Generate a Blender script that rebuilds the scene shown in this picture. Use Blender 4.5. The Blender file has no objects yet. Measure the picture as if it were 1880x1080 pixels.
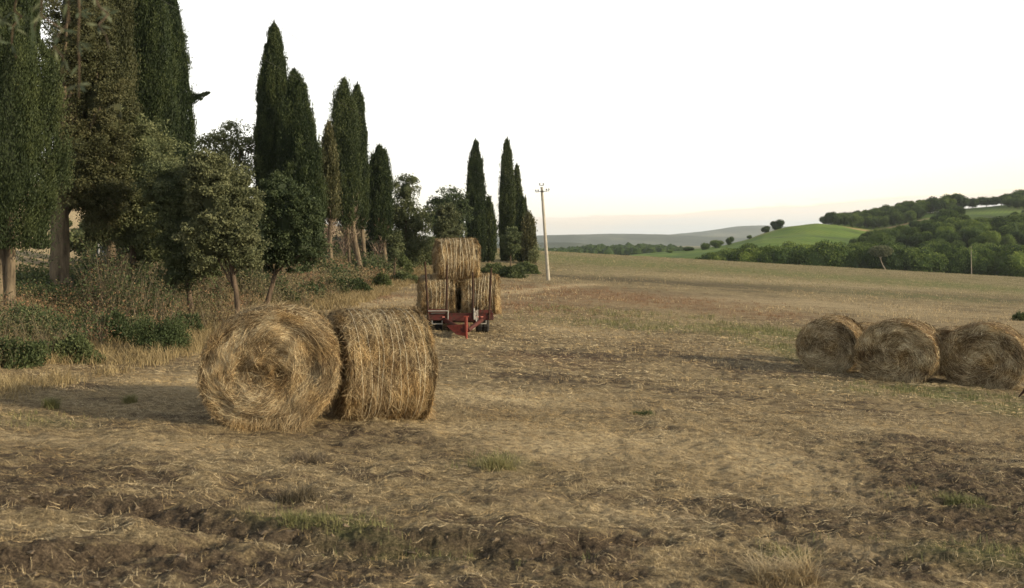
import bpy, math, random
import numpy as np

C = bpy.context.scene.collection
F = 1828.0; CX = 940.0; HY = 452.0; H = 1.95      # focal length in px of the 1880 px frame, horizon row, eye height
rng = np.random.default_rng(7)
random.seed(7)
R = math.radians

# ------------------------------------------------------------------ noise
def _hash(ix, iy, iz, seed):
    h = (ix.astype(np.int64) * 374761393 + iy.astype(np.int64) * 668265263 + iz.astype(np.int64) * 2147483647 + seed * 974634) & 0xffffffff
    h = ((h ^ (h >> 13)) * 1274126177) & 0xffffffff
    h = ((h ^ (h >> 15)) * 2246822519) & 0xffffffff
    return (h ^ (h >> 16)) / 4294967295.0
def noise3(x, y, z, seed=0):
    x = np.asarray(x, float); y = np.asarray(y, float); z = np.asarray(z, float)
    x, y, z = np.broadcast_arrays(x, y, z)
    ix = np.floor(x); iy = np.floor(y); iz = np.floor(z)
    fx = x - ix; fy = y - iy; fz = z - iz
    fx = fx*fx*(3-2*fx); fy = fy*fy*(3-2*fy); fz = fz*fz*(3-2*fz)
    def g(a, b, c): return _hash(ix+a, iy+b, iz+c, seed)
    x00 = g(0,0,0)*(1-fx) + g(1,0,0)*fx; x10 = g(0,1,0)*(1-fx) + g(1,1,0)*fx
    x01 = g(0,0,1)*(1-fx) + g(1,0,1)*fx; x11 = g(0,1,1)*(1-fx) + g(1,1,1)*fx
    return ((x00*(1-fy) + x10*fy)*(1-fz) + (x01*(1-fy) + x11*fy)*fz) * 2 - 1
def fbm(x, y, z=0.0, seed=0, oct=4, gain=.5):
    s = 0; a = 1; t = 0
    for i in range(oct):
        s = s + a*noise3(np.asarray(x)*2**i, np.asarray(y)*2**i, np.asarray(z)*2**i, seed+i*17); t += a; a *= gain
    return s/t
def sstep(a, b, x):
    t = np.clip((np.asarray(x, float)-a)/(b-a), 0, 1); return t*t*(3-2*t)

# ------------------------------------------------------------------ mesh helpers
def mesh_np(verts, faces, rnd=None, cols=None, smooth=False, name='m'):
    """faces: (n,3) or (n,4) array, or list of such arrays"""
    verts = np.asarray(verts, np.float32).reshape(-1, 3)
    fl = faces if isinstance(faces, list) else [faces]
    fl = [np.asarray(f, np.int32) for f in fl if len(f)]
    me = bpy.data.meshes.new(name)
    me.vertices.add(len(verts)); me.vertices.foreach_set('co', verts.ravel())
    loops = np.concatenate([f.ravel() for f in fl])
    tot = np.concatenate([np.full(len(f), f.shape[1], np.int32) for f in fl])
    st = np.concatenate([[0], np.cumsum(tot)[:-1]]).astype(np.int32)
    me.loops.add(len(loops)); me.loops.foreach_set('vertex_index', loops)
    me.polygons.add(len(tot)); me.polygons.foreach_set('loop_start', st); me.polygons.foreach_set('loop_total', tot)
    if smooth: me.polygons.foreach_set('use_smooth', np.ones(len(tot), bool))
    if rnd is not None:
        a = me.attributes.new('rnd', 'FLOAT', 'POINT'); a.data.foreach_set('value', np.asarray(rnd, np.float32))
    if cols is not None:
        a = me.attributes.new('zone', 'FLOAT_COLOR', 'POINT'); a.data.foreach_set('color', np.asarray(cols, np.float32).ravel())
    me.update(); me.validate()
    return me

class MB:
    """collects pieces (verts, faces, rnd, material slot) into ONE mesh"""
    def __init__(s): s.v=[]; s.q=[]; s.t=[]; s.r=[]; s.n=0; s.mq=[]; s.mt=[]; s.sq=[]; s.st=[]
    def add(s, v, f, rnd=.5, mat=0, smooth=False):
        v = np.asarray(v, float).reshape(-1, 3); f = np.asarray(f)
        if len(f) == 0: return
        s.v.append(v); s.r.append(np.broadcast_to(np.asarray(rnd, float), (len(v),)))
        if f.shape[1] == 4: s.q.append(f+s.n); s.mq.append(np.full(len(f), mat)); s.sq.append(np.full(len(f), smooth))
        else: s.t.append(f+s.n); s.mt.append(np.full(len(f), mat)); s.st.append(np.full(len(f), smooth))
        s.n += len(v)
    def box(s, c, d, rot=None, bev=0, rnd=.5, mat=0):
        x, y, z = [a/2 for a in d]
        b = min(bev, x*.9, y*.9, z*.9)
        if b <= 0:
            v = np.array([[i*x, j*y, k*z] for i in (-1,1) for j in (-1,1) for k in (-1,1)], float)
            f = np.array([[0,1,3,2],[4,6,7,5],[0,4,5,1],[2,3,7,6],[0,2,6,4],[1,5,7,3]])
            if rot is not None: v = v @ np.array(rot).T
            s.add(v+np.array(c), f, rnd, mat); return
        v = []; idx = {}
        for i in (-1,1):
            for j in (-1,1):
                for k in (-1,1):
                    for a in range(3):
                        p = [i*(x-b), j*(y-b), k*(z-b)]; p[a] = (i*x, j*y, k*z)[a]
                        idx[(i,j,k,a)] = len(v); v.append(p)
        q = []; t = []
        for a in range(3):
            o = [0,1,2]; o.remove(a)
            for sg in (-1,1):
                def key(u, w):
                    m = [0,0,0]; m[a]=sg; m[o[0]]=u; m[o[1]]=w; return (m[0],m[1],m[2],a)
                q.append([idx[key(-1,-1)], idx[key(1,-1)], idx[key(1,1)], idx[key(-1,1)]])
        for a in range(3):
            o = [0,1,2]; o.remove(a)
            for u in (-1,1):
                for w in (-1,1):
                    m1 = [0,0,0]; m1[a]=-1; m1[o[0]]=u; m1[o[1]]=w; m2 = list(m1); m2[a]=1
                    q.append([idx[(*m1,o[0])], idx[(*m2,o[0])], idx[(*m2,o[1])], idx[(*m1,o[1])]])
        for i in (-1,1):
            for j in (-1,1):
                for k in (-1,1): t.append([idx[(i,j,k,0)], idx[(i,j,k,1)], idx[(i,j,k,2)]])
        v = np.array(v, float)
        if rot is not None: v = v @ np.array(rot).T
        v = v+np.array(c)
        s.add(v, np.array(q), rnd, mat); s.add(v, np.array(t), rnd, mat)
    def tube(s, pts, rad, n=8, rnd=.5, mat=0, cap=True, lump=0, seed=0):
        pts = np.asarray(pts, float); k = len(pts); rad = np.broadcast_to(np.asarray(rad, float), (k,))
        T = np.gradient(pts, axis=0); T /= np.linalg.norm(T, axis=1)[:,None]+1e-9
        up = np.array([0,0,1.]) if abs(T[0][2]) < .9 else np.array([1.,0,0])
        vs = []
        for i in range(k):
            a = np.cross(T[i], up); a /= np.linalg.norm(a)+1e-9; b = np.cross(T[i], a); up = np.cross(a, T[i]) 
            th = np.linspace(0, 2*np.pi, n, endpoint=False)
            rr = rad[i]*(1 + (lump*noise3(np.cos(th)*1.5, np.sin(th)*1.5, i*.35, seed) if lump else 0))
            vs.append(pts[i] + (np.cos(th)*rr)[:,None]*a + (np.sin(th)*rr)[:,None]*b)
        v = np.concatenate(vs)
        f = []
        for i in range(k-1):
            for j in range(n):
                f.append([i*n+j, i*n+(j+1)%n, (i+1)*n+(j+1)%n, (i+1)*n+j])
        s.add(v, np.array(f), rnd, mat, True)
        if cap:
            for o, ii in ((0, 0), ((k-1)*n, k-1)):
                vv = np.concatenate([v[o:o+n], pts[ii:ii+1]])
                s.add(vv, np.array([[j, (j+1)%n, n] for j in range(n)]), rnd, mat)
    def build(s, name, mats, parent=None, loc=(0,0,0)):
        fl = []; mi = []; sm = []
        if s.q: fl.append(np.concatenate(s.q)); mi.append(np.concatenate(s.mq)); sm.append(np.concatenate(s.sq))
        if s.t: fl.append(np.concatenate(s.t)); mi.append(np.concatenate(s.mt)); sm.append(np.concatenate(s.st))
        me = mesh_np(np.concatenate(s.v), fl, np.concatenate(s.r), name=name)
        if not isinstance(mats, (list, tuple)): mats = [mats]
        for m in mats: me.materials.append(m)
        me.polygons.foreach_set('material_index', np.concatenate(mi).astype(np.int32))
        me.polygons.foreach_set('use_smooth', np.concatenate(sm).astype(bool))
        o = bpy.data.objects.new(name, me); C.objects.link(o); o.location = loc
        if parent: o.parent = parent
        return o

def tag(o, label=None, cat=None, group=None, kind=None):
    if label: o['label'] = label
    if cat: o['category'] = cat
    if group: o['group'] = group
    if kind: o['kind'] = kind
    return o
def empty(name, loc, rz=0):
    o = bpy.data.objects.new(name, None); C.objects.link(o); o.location = loc; o.rotation_euler = (0,0,rz); o.empty_display_size = .3
    return o

def unit(a): return a/(np.linalg.norm(a, axis=-1, keepdims=True)+1e-9)
def rdir(n): return unit(rng.normal(size=(n,3)))

def leaves(mb, c, d, l, w, rnd, mat=0, wax=None):
    """diamond leaves: centre c, direction d, length l, width w"""
    n = len(c); d = unit(d)
    if wax is None: wax = rdir(n)
    s = unit(np.cross(d, wax)); l = np.broadcast_to(l, (n,))[:,None]; w = np.broadcast_to(w, (n,))[:,None]
    v = np.stack([c-d*l/2, c+s*w/2, c+d*l/2, c-s*w/2], 1).reshape(-1,3)
    f = np.arange(4*n).reshape(n,4)
    mb.add(v, f, np.repeat(np.broadcast_to(rnd,(n,)),4), mat)
def ribbons(mb, P, Wd, wid, rnd, mat=0, taper=True):
    """P (n,k,3) centre lines, Wd (n,3) width directions, wid (n,)"""
    n, k, _ = P.shape; Wd = unit(Wd); wid = np.broadcast_to(wid,(n,))
    t = np.linspace(0,1,k); tp = (1-.75*t) if taper else np.ones(k)
    off = Wd[:,None,:]*(wid[:,None]*tp[None,:]/2)[:,:,None]
    v = np.stack([P-off, P+off], 2).reshape(-1,3)
    b = np.arange(n)[:,None]*(2*k) + np.arange(k-1)[None,:]*2
    f = np.stack([b, b+1, b+3, b+2], -1).reshape(-1,4)
    mb.add(v, f, np.repeat(np.broadcast_to(rnd,(n,)), 2*k), mat)

# ------------------------------------------------------------------ terrain
_by = [-60, 0, 5.7, 10.75, 20.8, 28, 50, 75, 92, 110, 130, 150, 160, 175, 200, 260]
_bz = [0, 0, 0, -.14, -.43, -.58, -.64, -.48, -.08, .45, .98, 1.4, 1.5, .9, -2.5, -14]
_yy = np.linspace(-60, 260, 641); _bb = np.interp(_yy, _by, _bz)
_k = np.hanning(31); _k /= _k.sum(); _bs = np.convolve(np.pad(_bb, 15, mode='edge'), _k, mode='valid')
_bs = np.where(_yy < 40, .5*_bs+.5*np.interp(_yy, _by, _bz), _bs)
def G(x, y):
    x = np.asarray(x, float); y = np.asarray(y, float)
    z = np.interp(y, _yy, _bs)
    xs = np.where(x > -6, x, -6 + (x+6)*.15)
    z = z - .055*np.clip(xs, -8, 120)
    edge = -7 + 5.0*sstep(75, 125, y)              # the verge follows the road, which bends right far off
    u = edge - x
    z = z + .75*sstep(0, 4.5, u)
    z = z + .15*np.clip(u-9, 0, 60)*sstep(250, 150, y) + .04*np.clip(u-69, 0, 400)*sstep(250,150,y)
    return z
def W(px, py, d): return ((px-CX)/F*d, d, H-(py-HY)/F*d)
def gz(px, d): x = (px-CX)/F*d; return (x, d, float(G(x, d)))
def pg(px, py):
    a, b = 3.5, 150.0
    for _ in range(50):
        m = (a+b)/2
        if float(G((px-CX)/F*m, m)) > H-(py-HY)/F*m: b = m
        else: a = m
    return (px-CX)/F*a, a

# ------------------------------------------------------------------ materials
def new_mat(name):
    m = bpy.data.materials.new(name); m.use_nodes = True; nt = m.node_tree
    b = nt.nodes['Principled BSDF']; b.inputs['Roughness'].default_value = .9; b.inputs['Specular IOR Level'].default_value = .15
    return m, nt, b
def N(nt, t, **kw):
    n = nt.nodes.new(t)
    for k, v in kw.items():
        if hasattr(n, k) and not k[0].isupper(): setattr(n, k, v)
        else: n.inputs[k].default_value = v
    return n
def ramp(nt, fac, stops, interp='LINEAR'):
    r = nt.nodes.new('ShaderNodeValToRGB'); r.color_ramp.interpolation = interp
    el = r.color_ramp.elements
    while len(el) > 1: el.remove(el[-1])
    el[0].position = stops[0][0]; el[0].color = (*stops[0][1], 1)
    for p, c in stops[1:]:
        e = el.new(p); e.color = (*c, 1)
    nt.links.new(fac, r.inputs[0]); return r.outputs[0]
def noise_tex(nt, scale, detail=4, rough=.6, vec=None, coord='Object', stretch=None, dist=0):
    if vec is None:
        tc = nt.nodes.new('ShaderNodeTexCoord'); vec = tc.outputs[coord]
    if stretch:
        mp = nt.nodes.new('ShaderNodeMapping'); mp.inputs['Scale'].default_value = stretch
        nt.links.new(vec, mp.inputs[0]); vec = mp.outputs[0]
    n = nt.nodes.new('ShaderNodeTexNoise'); n.inputs['Scale'].default_value = scale; n.inputs['Detail'].default_value = detail
    n.inputs['Roughness'].default_value = rough; n.inputs['Distortion'].default_value = dist
    nt.links.new(vec, n.inputs['Vector']); return n.outputs['Fac']
def mix(nt, fac, a, b, blend='MIX'):
    m = nt.nodes.new('ShaderNodeMix'); m.data_type = 'RGBA'; m.blend_type = blend
    for s, v in ((0, fac), (6, a), (7, b)):
        if isinstance(v, (int, float)): m.inputs[s].default_value = v
        elif isinstance(v, tuple): m.inputs[s].default_value = (*v, 1)
        else: nt.links.new(v, m.inputs[s])
    return m.outputs[2]
def maprange(nt, v, a, b, c=0., d=1.):
    m = nt.nodes.new('ShaderNodeMapRange'); m.interpolation_type = 'SMOOTHSTEP'
    for i, x in enumerate((a,b,c,d)): m.inputs[i+1].default_value = x
    nt.links.new(v, m.inputs[0]); return m.outputs[0]
def math_(nt, op, a, b=None):
    m = nt.nodes.new('ShaderNodeMath'); m.operation = op
    for s, v in ((0,a),(1,b)):
        if v is None: continue
        if isinstance(v, (int,float)): m.inputs[s].default_value = v
        else: nt.links.new(v, m.inputs[s])
    return m.outputs[0]
def attr(nt, name, out='Fac'):
    a = nt.nodes.new('ShaderNodeAttribute'); a.attribute_name = name; return a.outputs[out]

def foliage_mat(name, dark, mid, light, dead=None, transl=.25, nscale=1.2):
    m, nt, b = new_mat(name)
    r = attr(nt, 'rnd')
    n = noise_tex(nt, nscale, 3)
    f = math_(nt, 'ADD', math_(nt, 'MULTIPLY', r, .65), math_(nt, 'MULTIPLY', n, .45))
    st = [(.12, dark), (.5, mid), (.85, light)]
    if dead: st.append((.97, dead))
    col = ramp(nt, f, st)
    oi = nt.nodes.new('ShaderNodeObjectInfo')
    hs = nt.nodes.new('ShaderNodeHueSaturation'); far_ = 'wood' in name; nt.links.new(col, hs.inputs['Color'])
    nt.links.new(maprange(nt, oi.outputs['Random'], 0, 1, .55 if far_ else .78, 1.35 if far_ else 1.18), hs.inputs['Value'])
    nt.links.new(maprange(nt, oi.outputs['Random'], 1, 0, .485, .512), hs.inputs['Hue'])
    col = hs.outputs[0]
    nt.links.new(col, b.inputs['Base Color']); b.inputs['Roughness'].default_value = .65; b.inputs['Specular IOR Level'].default_value = .04 if far_ else .22
    if transl:
        t = nt.nodes.new('ShaderNodeBsdfTranslucent'); nt.links.new(col, t.inputs[0])
        ms = nt.nodes.new('ShaderNodeMixShader'); ms.inputs[0].default_value = transl
        nt.links.new(b.outputs[0], ms.inputs[1]); nt.links.new(t.outputs[0], ms.inputs[2])
        nt.links.new(ms.outputs[0], nt.nodes['Material Output'].inputs[0])
    return m
M = {}
M['cypress'] = foliage_mat('cypress_foliage', (.014,.024,.012), (.036,.054,.022), (.085,.108,.040), (.13,.09,.05))
M['cypress_brown'] = foliage_mat('dry_cypress_foliage', (.030,.036,.018), (.068,.075,.034), (.135,.13,.062), (.16,.11,.06))
M['oak'] = foliage_mat('oak_foliage', (.038,.050,.024), (.096,.116,.054), (.20,.215,.105), (.20,.16,.08))
M['oak_dark'] = foliage_mat('dark_oak_foliage', (.024,.036,.018), (.052,.074,.034), (.115,.142,.064))
M['oak_dry'] = foliage_mat('dry_oak_foliage', (.040,.050,.026), (.092,.106,.052), (.195,.205,.108), (.27,.2,.11))
M['far'] = foliage_mat('wood_foliage', (.012,.024,.007), (.040,.070,.018), (.12,.170,.042), transl=0, nscale=.35)
M['far_light'] = foliage_mat('light_wood_foliage', (.05,.08,.018), (.10,.145,.03), (.16,.21,.05), transl=0, nscale=.35)
M['bush'] = foliage_mat('bush_foliage', (.032,.046,.018), (.066,.090,.034), (.13,.158,.065))
M['bramble'] = foliage_mat('bramble_foliage', (.026,.040,.016), (.058,.080,.032), (.115,.140,.060), (.18,.16,.09))
M['weed'] = foliage_mat('dry_weed', (.065,.056,.032), (.155,.130,.070), (.30,.245,.135), (.40,.33,.19), transl=.15)
M['gold_grass'] = foliage_mat('gold_grass', (.12,.085,.045), (.27,.20,.105), (.46,.36,.20), transl=.15)
M['rust_weed'] = foliage_mat('rusty_weed', (.07,.045,.024), (.165,.105,.055), (.30,.205,.105), transl=.15)
M['grass'] = foliage_mat('field_grass', (.08,.095,.035), (.16,.165,.068), (.28,.25,.12), transl=.15)
M['olive'] = foliage_mat('olive_leaf', (.05,.065,.04), (.09,.115,.07), (.22,.24,.15), transl=.2)
M['twig_pale'] = foliage_mat('dead_cypress_twig', (.10,.075,.055), (.19,.145,.105), (.32,.255,.19), transl=0)
M['twig'] = foliage_mat('bare_twig', (.06,.047,.034), (.12,.095,.066), (.21,.17,.12), transl=0)

def straw_mat(name, ramp_stops, low=None):
    m, nt, b = new_mat(name)
    r = attr(nt, 'rnd'); n = noise_tex(nt, 3.2, 4, .6)
    f = math_(nt, 'ADD', math_(nt, 'MULTIPLY', r, .7), math_(nt, 'MULTIPLY', n, .5))
    col = ramp(nt, f, ramp_stops)
    n2 = noise_tex(nt, 1.7, 3, .6, stretch=(1,1,1.3))
    col = mix(nt, maprange(nt, n2, .42, .68), col, (1.0,.90,.74), 'MULTIPLY')
    nt.links.new(col, b.inputs['Base Color']); b.inputs['Roughness'].default_value = .75
    return m
M['straw'] = straw_mat('straw', [(.15,(.05,.03,.016)),(.4,(.150,.100,.054)),(.58,(.285,.203,.112)),(.80,(.48,.375,.22)),(1,(.70,.59,.40))])
M['straw_grey'] = straw_mat('weathered_straw', [(.15,(.045,.034,.023)),(.4,(.135,.102,.062)),(.58,(.26,.205,.122)),(.80,(.45,.375,.235)),(1,(.66,.58,.41))])
M['litter'] = straw_mat('straw_litter', [(.15,(.09,.070,.045)),(.45,(.25,.195,.118)),(.7,(.43,.35,.215)),(1,(.66,.56,.38))])

def core_mat():
    m, nt, b = new_mat('packed_hay')
    tc = nt.nodes.new('ShaderNodeTexCoord')
    n = noise_tex(nt, 9, 6, .7, vec=tc.outputs['Object'], stretch=(2.5,1,1)); n2 = noise_tex(nt, 60, 3, .7, vec=tc.outputs['Object'])
    f = math_(nt, 'ADD', math_(nt, 'MULTIPLY', n, .7), math_(nt, 'MULTIPLY', n2, .3))
    nt.links.new(ramp(nt, f, [(.35,(.045,.028,.014)),(.5,(.14,.085,.04)),(.65,(.22,.165,.095))]), b.inputs['Base Color'])
    bp = nt.nodes.new('ShaderNodeBump'); bp.inputs['Strength'].default_value = .8; bp.inputs['Distance'].default_value = .03
    nt.links.new(n2, bp.inputs['Height']); nt.links.new(bp.outputs[0], b.inputs['Normal'])
    return m
M['core'] = core_mat()

def simple(name, col, rough=.8, metal=0, nscale=8, var=.35, col2=None, spec=.3, lo=.4, hi=.7):
    m, nt, b = new_mat(name); n = noise_tex(nt, nscale, 5, .65)
    c2 = col2 or tuple(c*(1-var) for c in col)
    nt.links.new(mix(nt, maprange(nt, n, lo, hi), col, c2), b.inputs['Base Color'])
    b.inputs['Roughness'].default_value = rough; b.inputs['Metallic'].default_value = metal; b.inputs['Specular IOR Level'].default_value = spec
    return m
def bark_mat(name, a, b2):
    m, nt, b = new_mat(name)
    n = noise_tex(nt, 9, 6, .7, stretch=(1,1,.18)); nt.links.new(ramp(nt, n, [(.35,a),(.65,b2)]), b.inputs['Base Color'])
    bp = nt.nodes.new('ShaderNodeBump'); bp.inputs['Strength'].default_value = .9; bp.inputs['Distance'].default_value = .04
    nt.links.new(n, bp.inputs['Height']); nt.links.new(bp.outputs[0], b.inputs['Normal']); return m
M['bark'] = bark_mat('cypress_bark', (.07,.055,.04), (.22,.175,.12))
M['bark_dark'] = bark_mat('dark_bark', (.05,.038,.028), (.15,.11,.08))
M['bark_pale'] = bark_mat('pale_bark', (.22,.18,.14), (.42,.36,.29))
M['red'] = simple('red_trailer_paint', (.085,.017,.014), .7, 0, 9, col2=(.045,.022,.016))
M['red_light'] = simple('faded_red_paint', (.22,.042,.028), .6, 0, 14, col2=(.12,.028,.02))
M['rust'] = simple('rusty_iron', (.055,.028,.018), .8, .2, 20, col2=(.03,.018,.013))
M['black_rubber'] = simple('tyre_rubber', (.022,.022,.024), .85, 0, 25, col2=(.05,.045,.038))
M['rim'] = simple('rusty_rim', (.14,.05,.035), .6, .3, 12)
M['white_metal'] = simple('worn_white_metal', (.42,.40,.36), .6, .1, 14)
M['lamp_red'] = simple('reflector', (.62,.22,.17), .3, 0, 40, spec=.6, var=.15)
M['hose'] = simple('pale_hose', (.5,.47,.42), .6, 0, 30)
M['concrete'] = simple('pole_concrete', (.40,.37,.31), .9, 0, 3, col2=(.28,.26,.22))
M['steel_dark'] = simple('dark_steel', (.09,.075,.065), .7, .3, 15)
M['insul'] = simple('insulator_glass', (.05,.045,.04), .35, 0, 10, spec=.6)
M['sign_back'] = simple('sign_back', (.10,.12,.15), .6, .2, 8)
M['sign_post'] = simple('galvanised_post', (.42,.42,.42), .5, .4, 20)
M['twine'] = simple('baling_twine', (.68,.60,.44), .8, 0, 40)
M['wire'] = simple('wire', (.10,.10,.10), .6, .3, 5)
M['clod'] = simple('soil_clod', (.15,.115,.08), .95, 0, 30, col2=(.085,.065,.045))
M['charred'] = simple('dark_wood', (.035,.018,.012), .8, 0, 20)

# ground material: zone.r dark ground (soil and painted rut shade), zone.g green growth, zone.b reddish weeds, alpha pale straw
def ground_mat():
    m, nt, b = new_mat('stubble_field')
    at = nt.nodes.new('ShaderNodeAttribute'); at.attribute_name = 'zone'
    sp = nt.nodes.new('ShaderNodeSeparateColor'); nt.links.new(at.outputs['Color'], sp.inputs[0])
    tc = nt.nodes.new('ShaderNodeTexCoord'); v = tc.outputs['Object']
    big = noise_tex(nt, .35, 5, .62, vec=v, stretch=(.6,1,1)); mid = noise_tex(nt, 2.2, 6, .68, vec=v, stretch=(.55,1,1), dist=.4)
    fine = noise_tex(nt, 16, 6, .72, vec=v, stretch=(.6,1,1)); vf = noise_tex(nt, 70, 3, .7, vec=v)
    f = math_(nt, 'ADD', math_(nt, 'MULTIPLY', fine, .55), math_(nt, 'MULTIPLY', vf, .45))
    straw = ramp(nt, f, [(.36,(.075,.058,.038)),(.47,(.19,.148,.090)),(.57,(.36,.288,.172)),(.68,(.60,.495,.32))])
    soil = ramp(nt, f, [(.36,(.03,.024,.019)),(.5,(.082,.063,.046)),(.62,(.18,.138,.094)),(.70,(.36,.28,.17))])
    green = ramp(nt, f, [(.33,(.045,.06,.025)),(.5,(.12,.135,.055)),(.68,(.25,.235,.11))])
    red = ramp(nt, f, [(.33,(.085,.05,.035)),(.5,(.18,.105,.065)),(.68,(.32,.20,.12))])
    k = math_(nt, 'ADD', math_(nt, 'MULTIPLY', mid, .55), math_(nt, 'MULTIPLY', big, .45))
    patch = noise_tex(nt, 6, 5, .7, vec=v, stretch=(.5,1,1), dist=.6)
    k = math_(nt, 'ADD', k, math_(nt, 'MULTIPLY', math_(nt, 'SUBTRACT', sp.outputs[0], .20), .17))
    k = math_(nt, 'ADD', k, math_(nt, 'MULTIPLY', math_(nt, 'SUBTRACT', fine, .5), .55))
    k = math_(nt, 'ADD', k, math_(nt, 'MULTIPLY', math_(nt, 'SUBTRACT', patch, .5), .75))
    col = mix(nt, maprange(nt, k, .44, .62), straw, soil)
    g = math_(nt, 'MULTIPLY', sp.outputs[1], maprange(nt, mid, .32, .58)); col = mix(nt, g, col, green)
    r2 = math_(nt, 'MULTIPLY', sp.outputs[2], maprange(nt, mid, .30, .60)); col = mix(nt, r2, col, red)
    col = mix(nt, math_(nt, 'MULTIPLY', at.outputs['Alpha'], maprange(nt, fine, .3, .62)), col, mix(nt, vf, (.35,.275,.165), (.64,.52,.33)))
    nt.links.new(col, b.inputs['Base Color']); b.inputs['Roughness'].default_value = 1; b.inputs['Specular IOR Level'].default_value = .05
    bp = nt.nodes.new('ShaderNodeBump'); bp.inputs['Strength'].default_value = 1; bp.inputs['Distance'].default_value = .05
    bp2 = nt.nodes.new('ShaderNodeBump'); bp2.inputs['Strength'].default_value = .8; bp2.inputs['Distance'].default_value = .016
    nt.links.new(fine, bp.inputs['Height']); nt.links.new(vf, bp2.inputs['Height']); nt.links.new(bp.outputs[0], bp2.inputs['Normal'])
    nt.links.new(bp2.outputs[0], b.inputs['Normal'])
    return m
M['ground'] = ground_mat()

# ------------------------------------------------------------------ ground sheet
# patches: pixel where the patch lies, half-sizes in px, channel, strength -> turned into world ellipses on the ground
patches = [
 (150,880,260,45,0,.6),(330,945,330,16,0,1.0),(60,1030,300,35,0,.7),(450,1040,300,30,0,.6),(720,990,260,16,0,.9),(980,1030,240,30,0,.8),  # long dark bands include the shade along the rut, painted as ground colour
 (1250,930,200,18,0,.5),(1700,880,230,50,0,1.0),(1820,960,200,50,0,1.1),(1600,1030,240,30,0,.8),(1450,960,120,20,0,.7),(1750,820,200,16,0,.7),
 (1030,650,110,14,0,.9),(1200,645,60,10,0,.7),(1020,700,70,14,0,.8),(940,700,90,12,0,.5),(1350,680,140,16,0,.6),(620,845,120,12,0,.4),(760,870,120,12,0,.4),
 (1150,700,100,10,0,.4),(160,712,40,8,0,1.2),(300,650,40,5,0,.9),(200,780,150,14,0,.5),(1260,520,300,5,0,1.3),(1560,530,320,5,0,1.1),(1780,548,200,5,0,1.0),
 (1300,545,240,7,0,.4),(690,795,110,10,0,.7),(1580,705,130,14,0,.6),
 (560,950,110,16,1,1.0),(650,975,80,14,1,.5),(915,850,60,14,1,.7),(1200,600,220,10,1,.45),(1400,610,110,12,1,.8),(1440,640,80,10,1,.8),(1700,722,180,14,1,.8),
 (1500,660,60,8,1,.7),(1800,1020,150,24,1,.7),(1760,925,60,14,1,.8),(1440,1020,50,8,1,.9),(1120,575,160,8,1,.3),(760,1010,180,24,1,.5),(40,770,120,12,1,.5),
 (1100,480,260,8,1,.9),(1400,500,260,6,1,.7),(1750,525,220,7,1,.9),(1700,545,200,6,1,.6),(1850,750,120,30,1,.5),
 (1050,540,180,16,2,.6),(1250,555,180,12,2,.5),(960,565,130,14,2,.7),(1420,580,120,8,2,.5),(700,545,60,6,2,.8),(560,548,120,8,2,.5),(120,650,200,30,2,.6),(980,660,120,12,2,.5),
 (350,700,120,30,3,.5),(960,735,150,16,3,.6),(1100,820,190,26,3,.7),(900,790,150,16,3,.5),(1420,860,120,50,3,.7),(330,830,130,14,3,.4),(1450,520,400,7,3,.35),
 (1000,830,80,14,3,.5),(1540,1010,90,20,3,.4),(1050,610,100,8,3,.4),
 (100,810,180,12,3,.4),(1500,560,300,10,3,.35),(1150,940,160,20,3,.45),(1650,790,130,10,3,.3),
]
pw = []
for px, py, rx, ry, ch, s in patches:
    x, d = pg(px, py); _, d0 = pg(px, py+ry); _, d1 = pg(px, max(py-ry, 466 if px < 1250 else 480))
    pw.append((x, (d0+d1)/2, rx/F*d, max((d1-d0)/2, .15), ch, s))
track_px = [(560,585),(660,562),(770,547),(860,542),(935,537),(1000,530),(1050,524),(1085,522)]
track_w = [pg(*p) for p in track_px]
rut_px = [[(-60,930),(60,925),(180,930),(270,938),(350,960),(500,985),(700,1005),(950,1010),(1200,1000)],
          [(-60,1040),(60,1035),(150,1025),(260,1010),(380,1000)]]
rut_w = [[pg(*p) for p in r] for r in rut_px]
def dist_poly(x, y, pts):
    d = np.full(x.shape, 1e9)
    for (ax, ay), (bx, by) in zip(pts[:-1], pts[1:]):
        vx, vy = bx-ax, by-ay; t = np.clip(((x-ax)*vx+(y-ay)*vy)/(vx*vx+vy*vy), 0, 1)
        d = np.minimum(d, np.hypot(x-ax-t*vx, y-ay-t*vy))
    return d
def zones(x, y):
    z = np.zeros(x.shape+(4,))
    wx = fbm(x*.9, y*.9, 0, 50, 3)*.35; wy = fbm(x*.9, y*.9, 5, 51, 3)*.35
    for cx, cy, rx, ry, ch, s in pw:
        q = ((x-cx)/rx+wx)**2 + ((y-cy)/ry+wy)**2
        z[..., ch] += s*(1.4 if ch == 3 else 1)*np.exp(-q*1.1)
    z[..., 3] += .8*np.exp(-(dist_poly(x, y, track_w)/.9)**2)
    for r in rut_w: z[..., 0] += .9*np.exp(-(dist_poly(x, y, r)/.16)**2)  # shade in the rut grooves painted into the dark channel
    far = sstep(40, 110, y)
    z[..., 1] += far*.35
    verge = sstep(-.5, 1.5, (-7 + 5*sstep(75,125,y)) - x)
    z[..., 2] += verge*.4; z[..., 1] += verge*.2
    hill = sstep(-18, -24, x)
    z[..., 3] += hill*.8; z[..., 0] *= 1-hill; z[..., 2] *= 1-hill; z[..., 1] *= 1-hill
    z[..., 0] += .35*sstep(9.5, 5.5, y)
    return np.clip(z, 0, 1.3)
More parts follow.
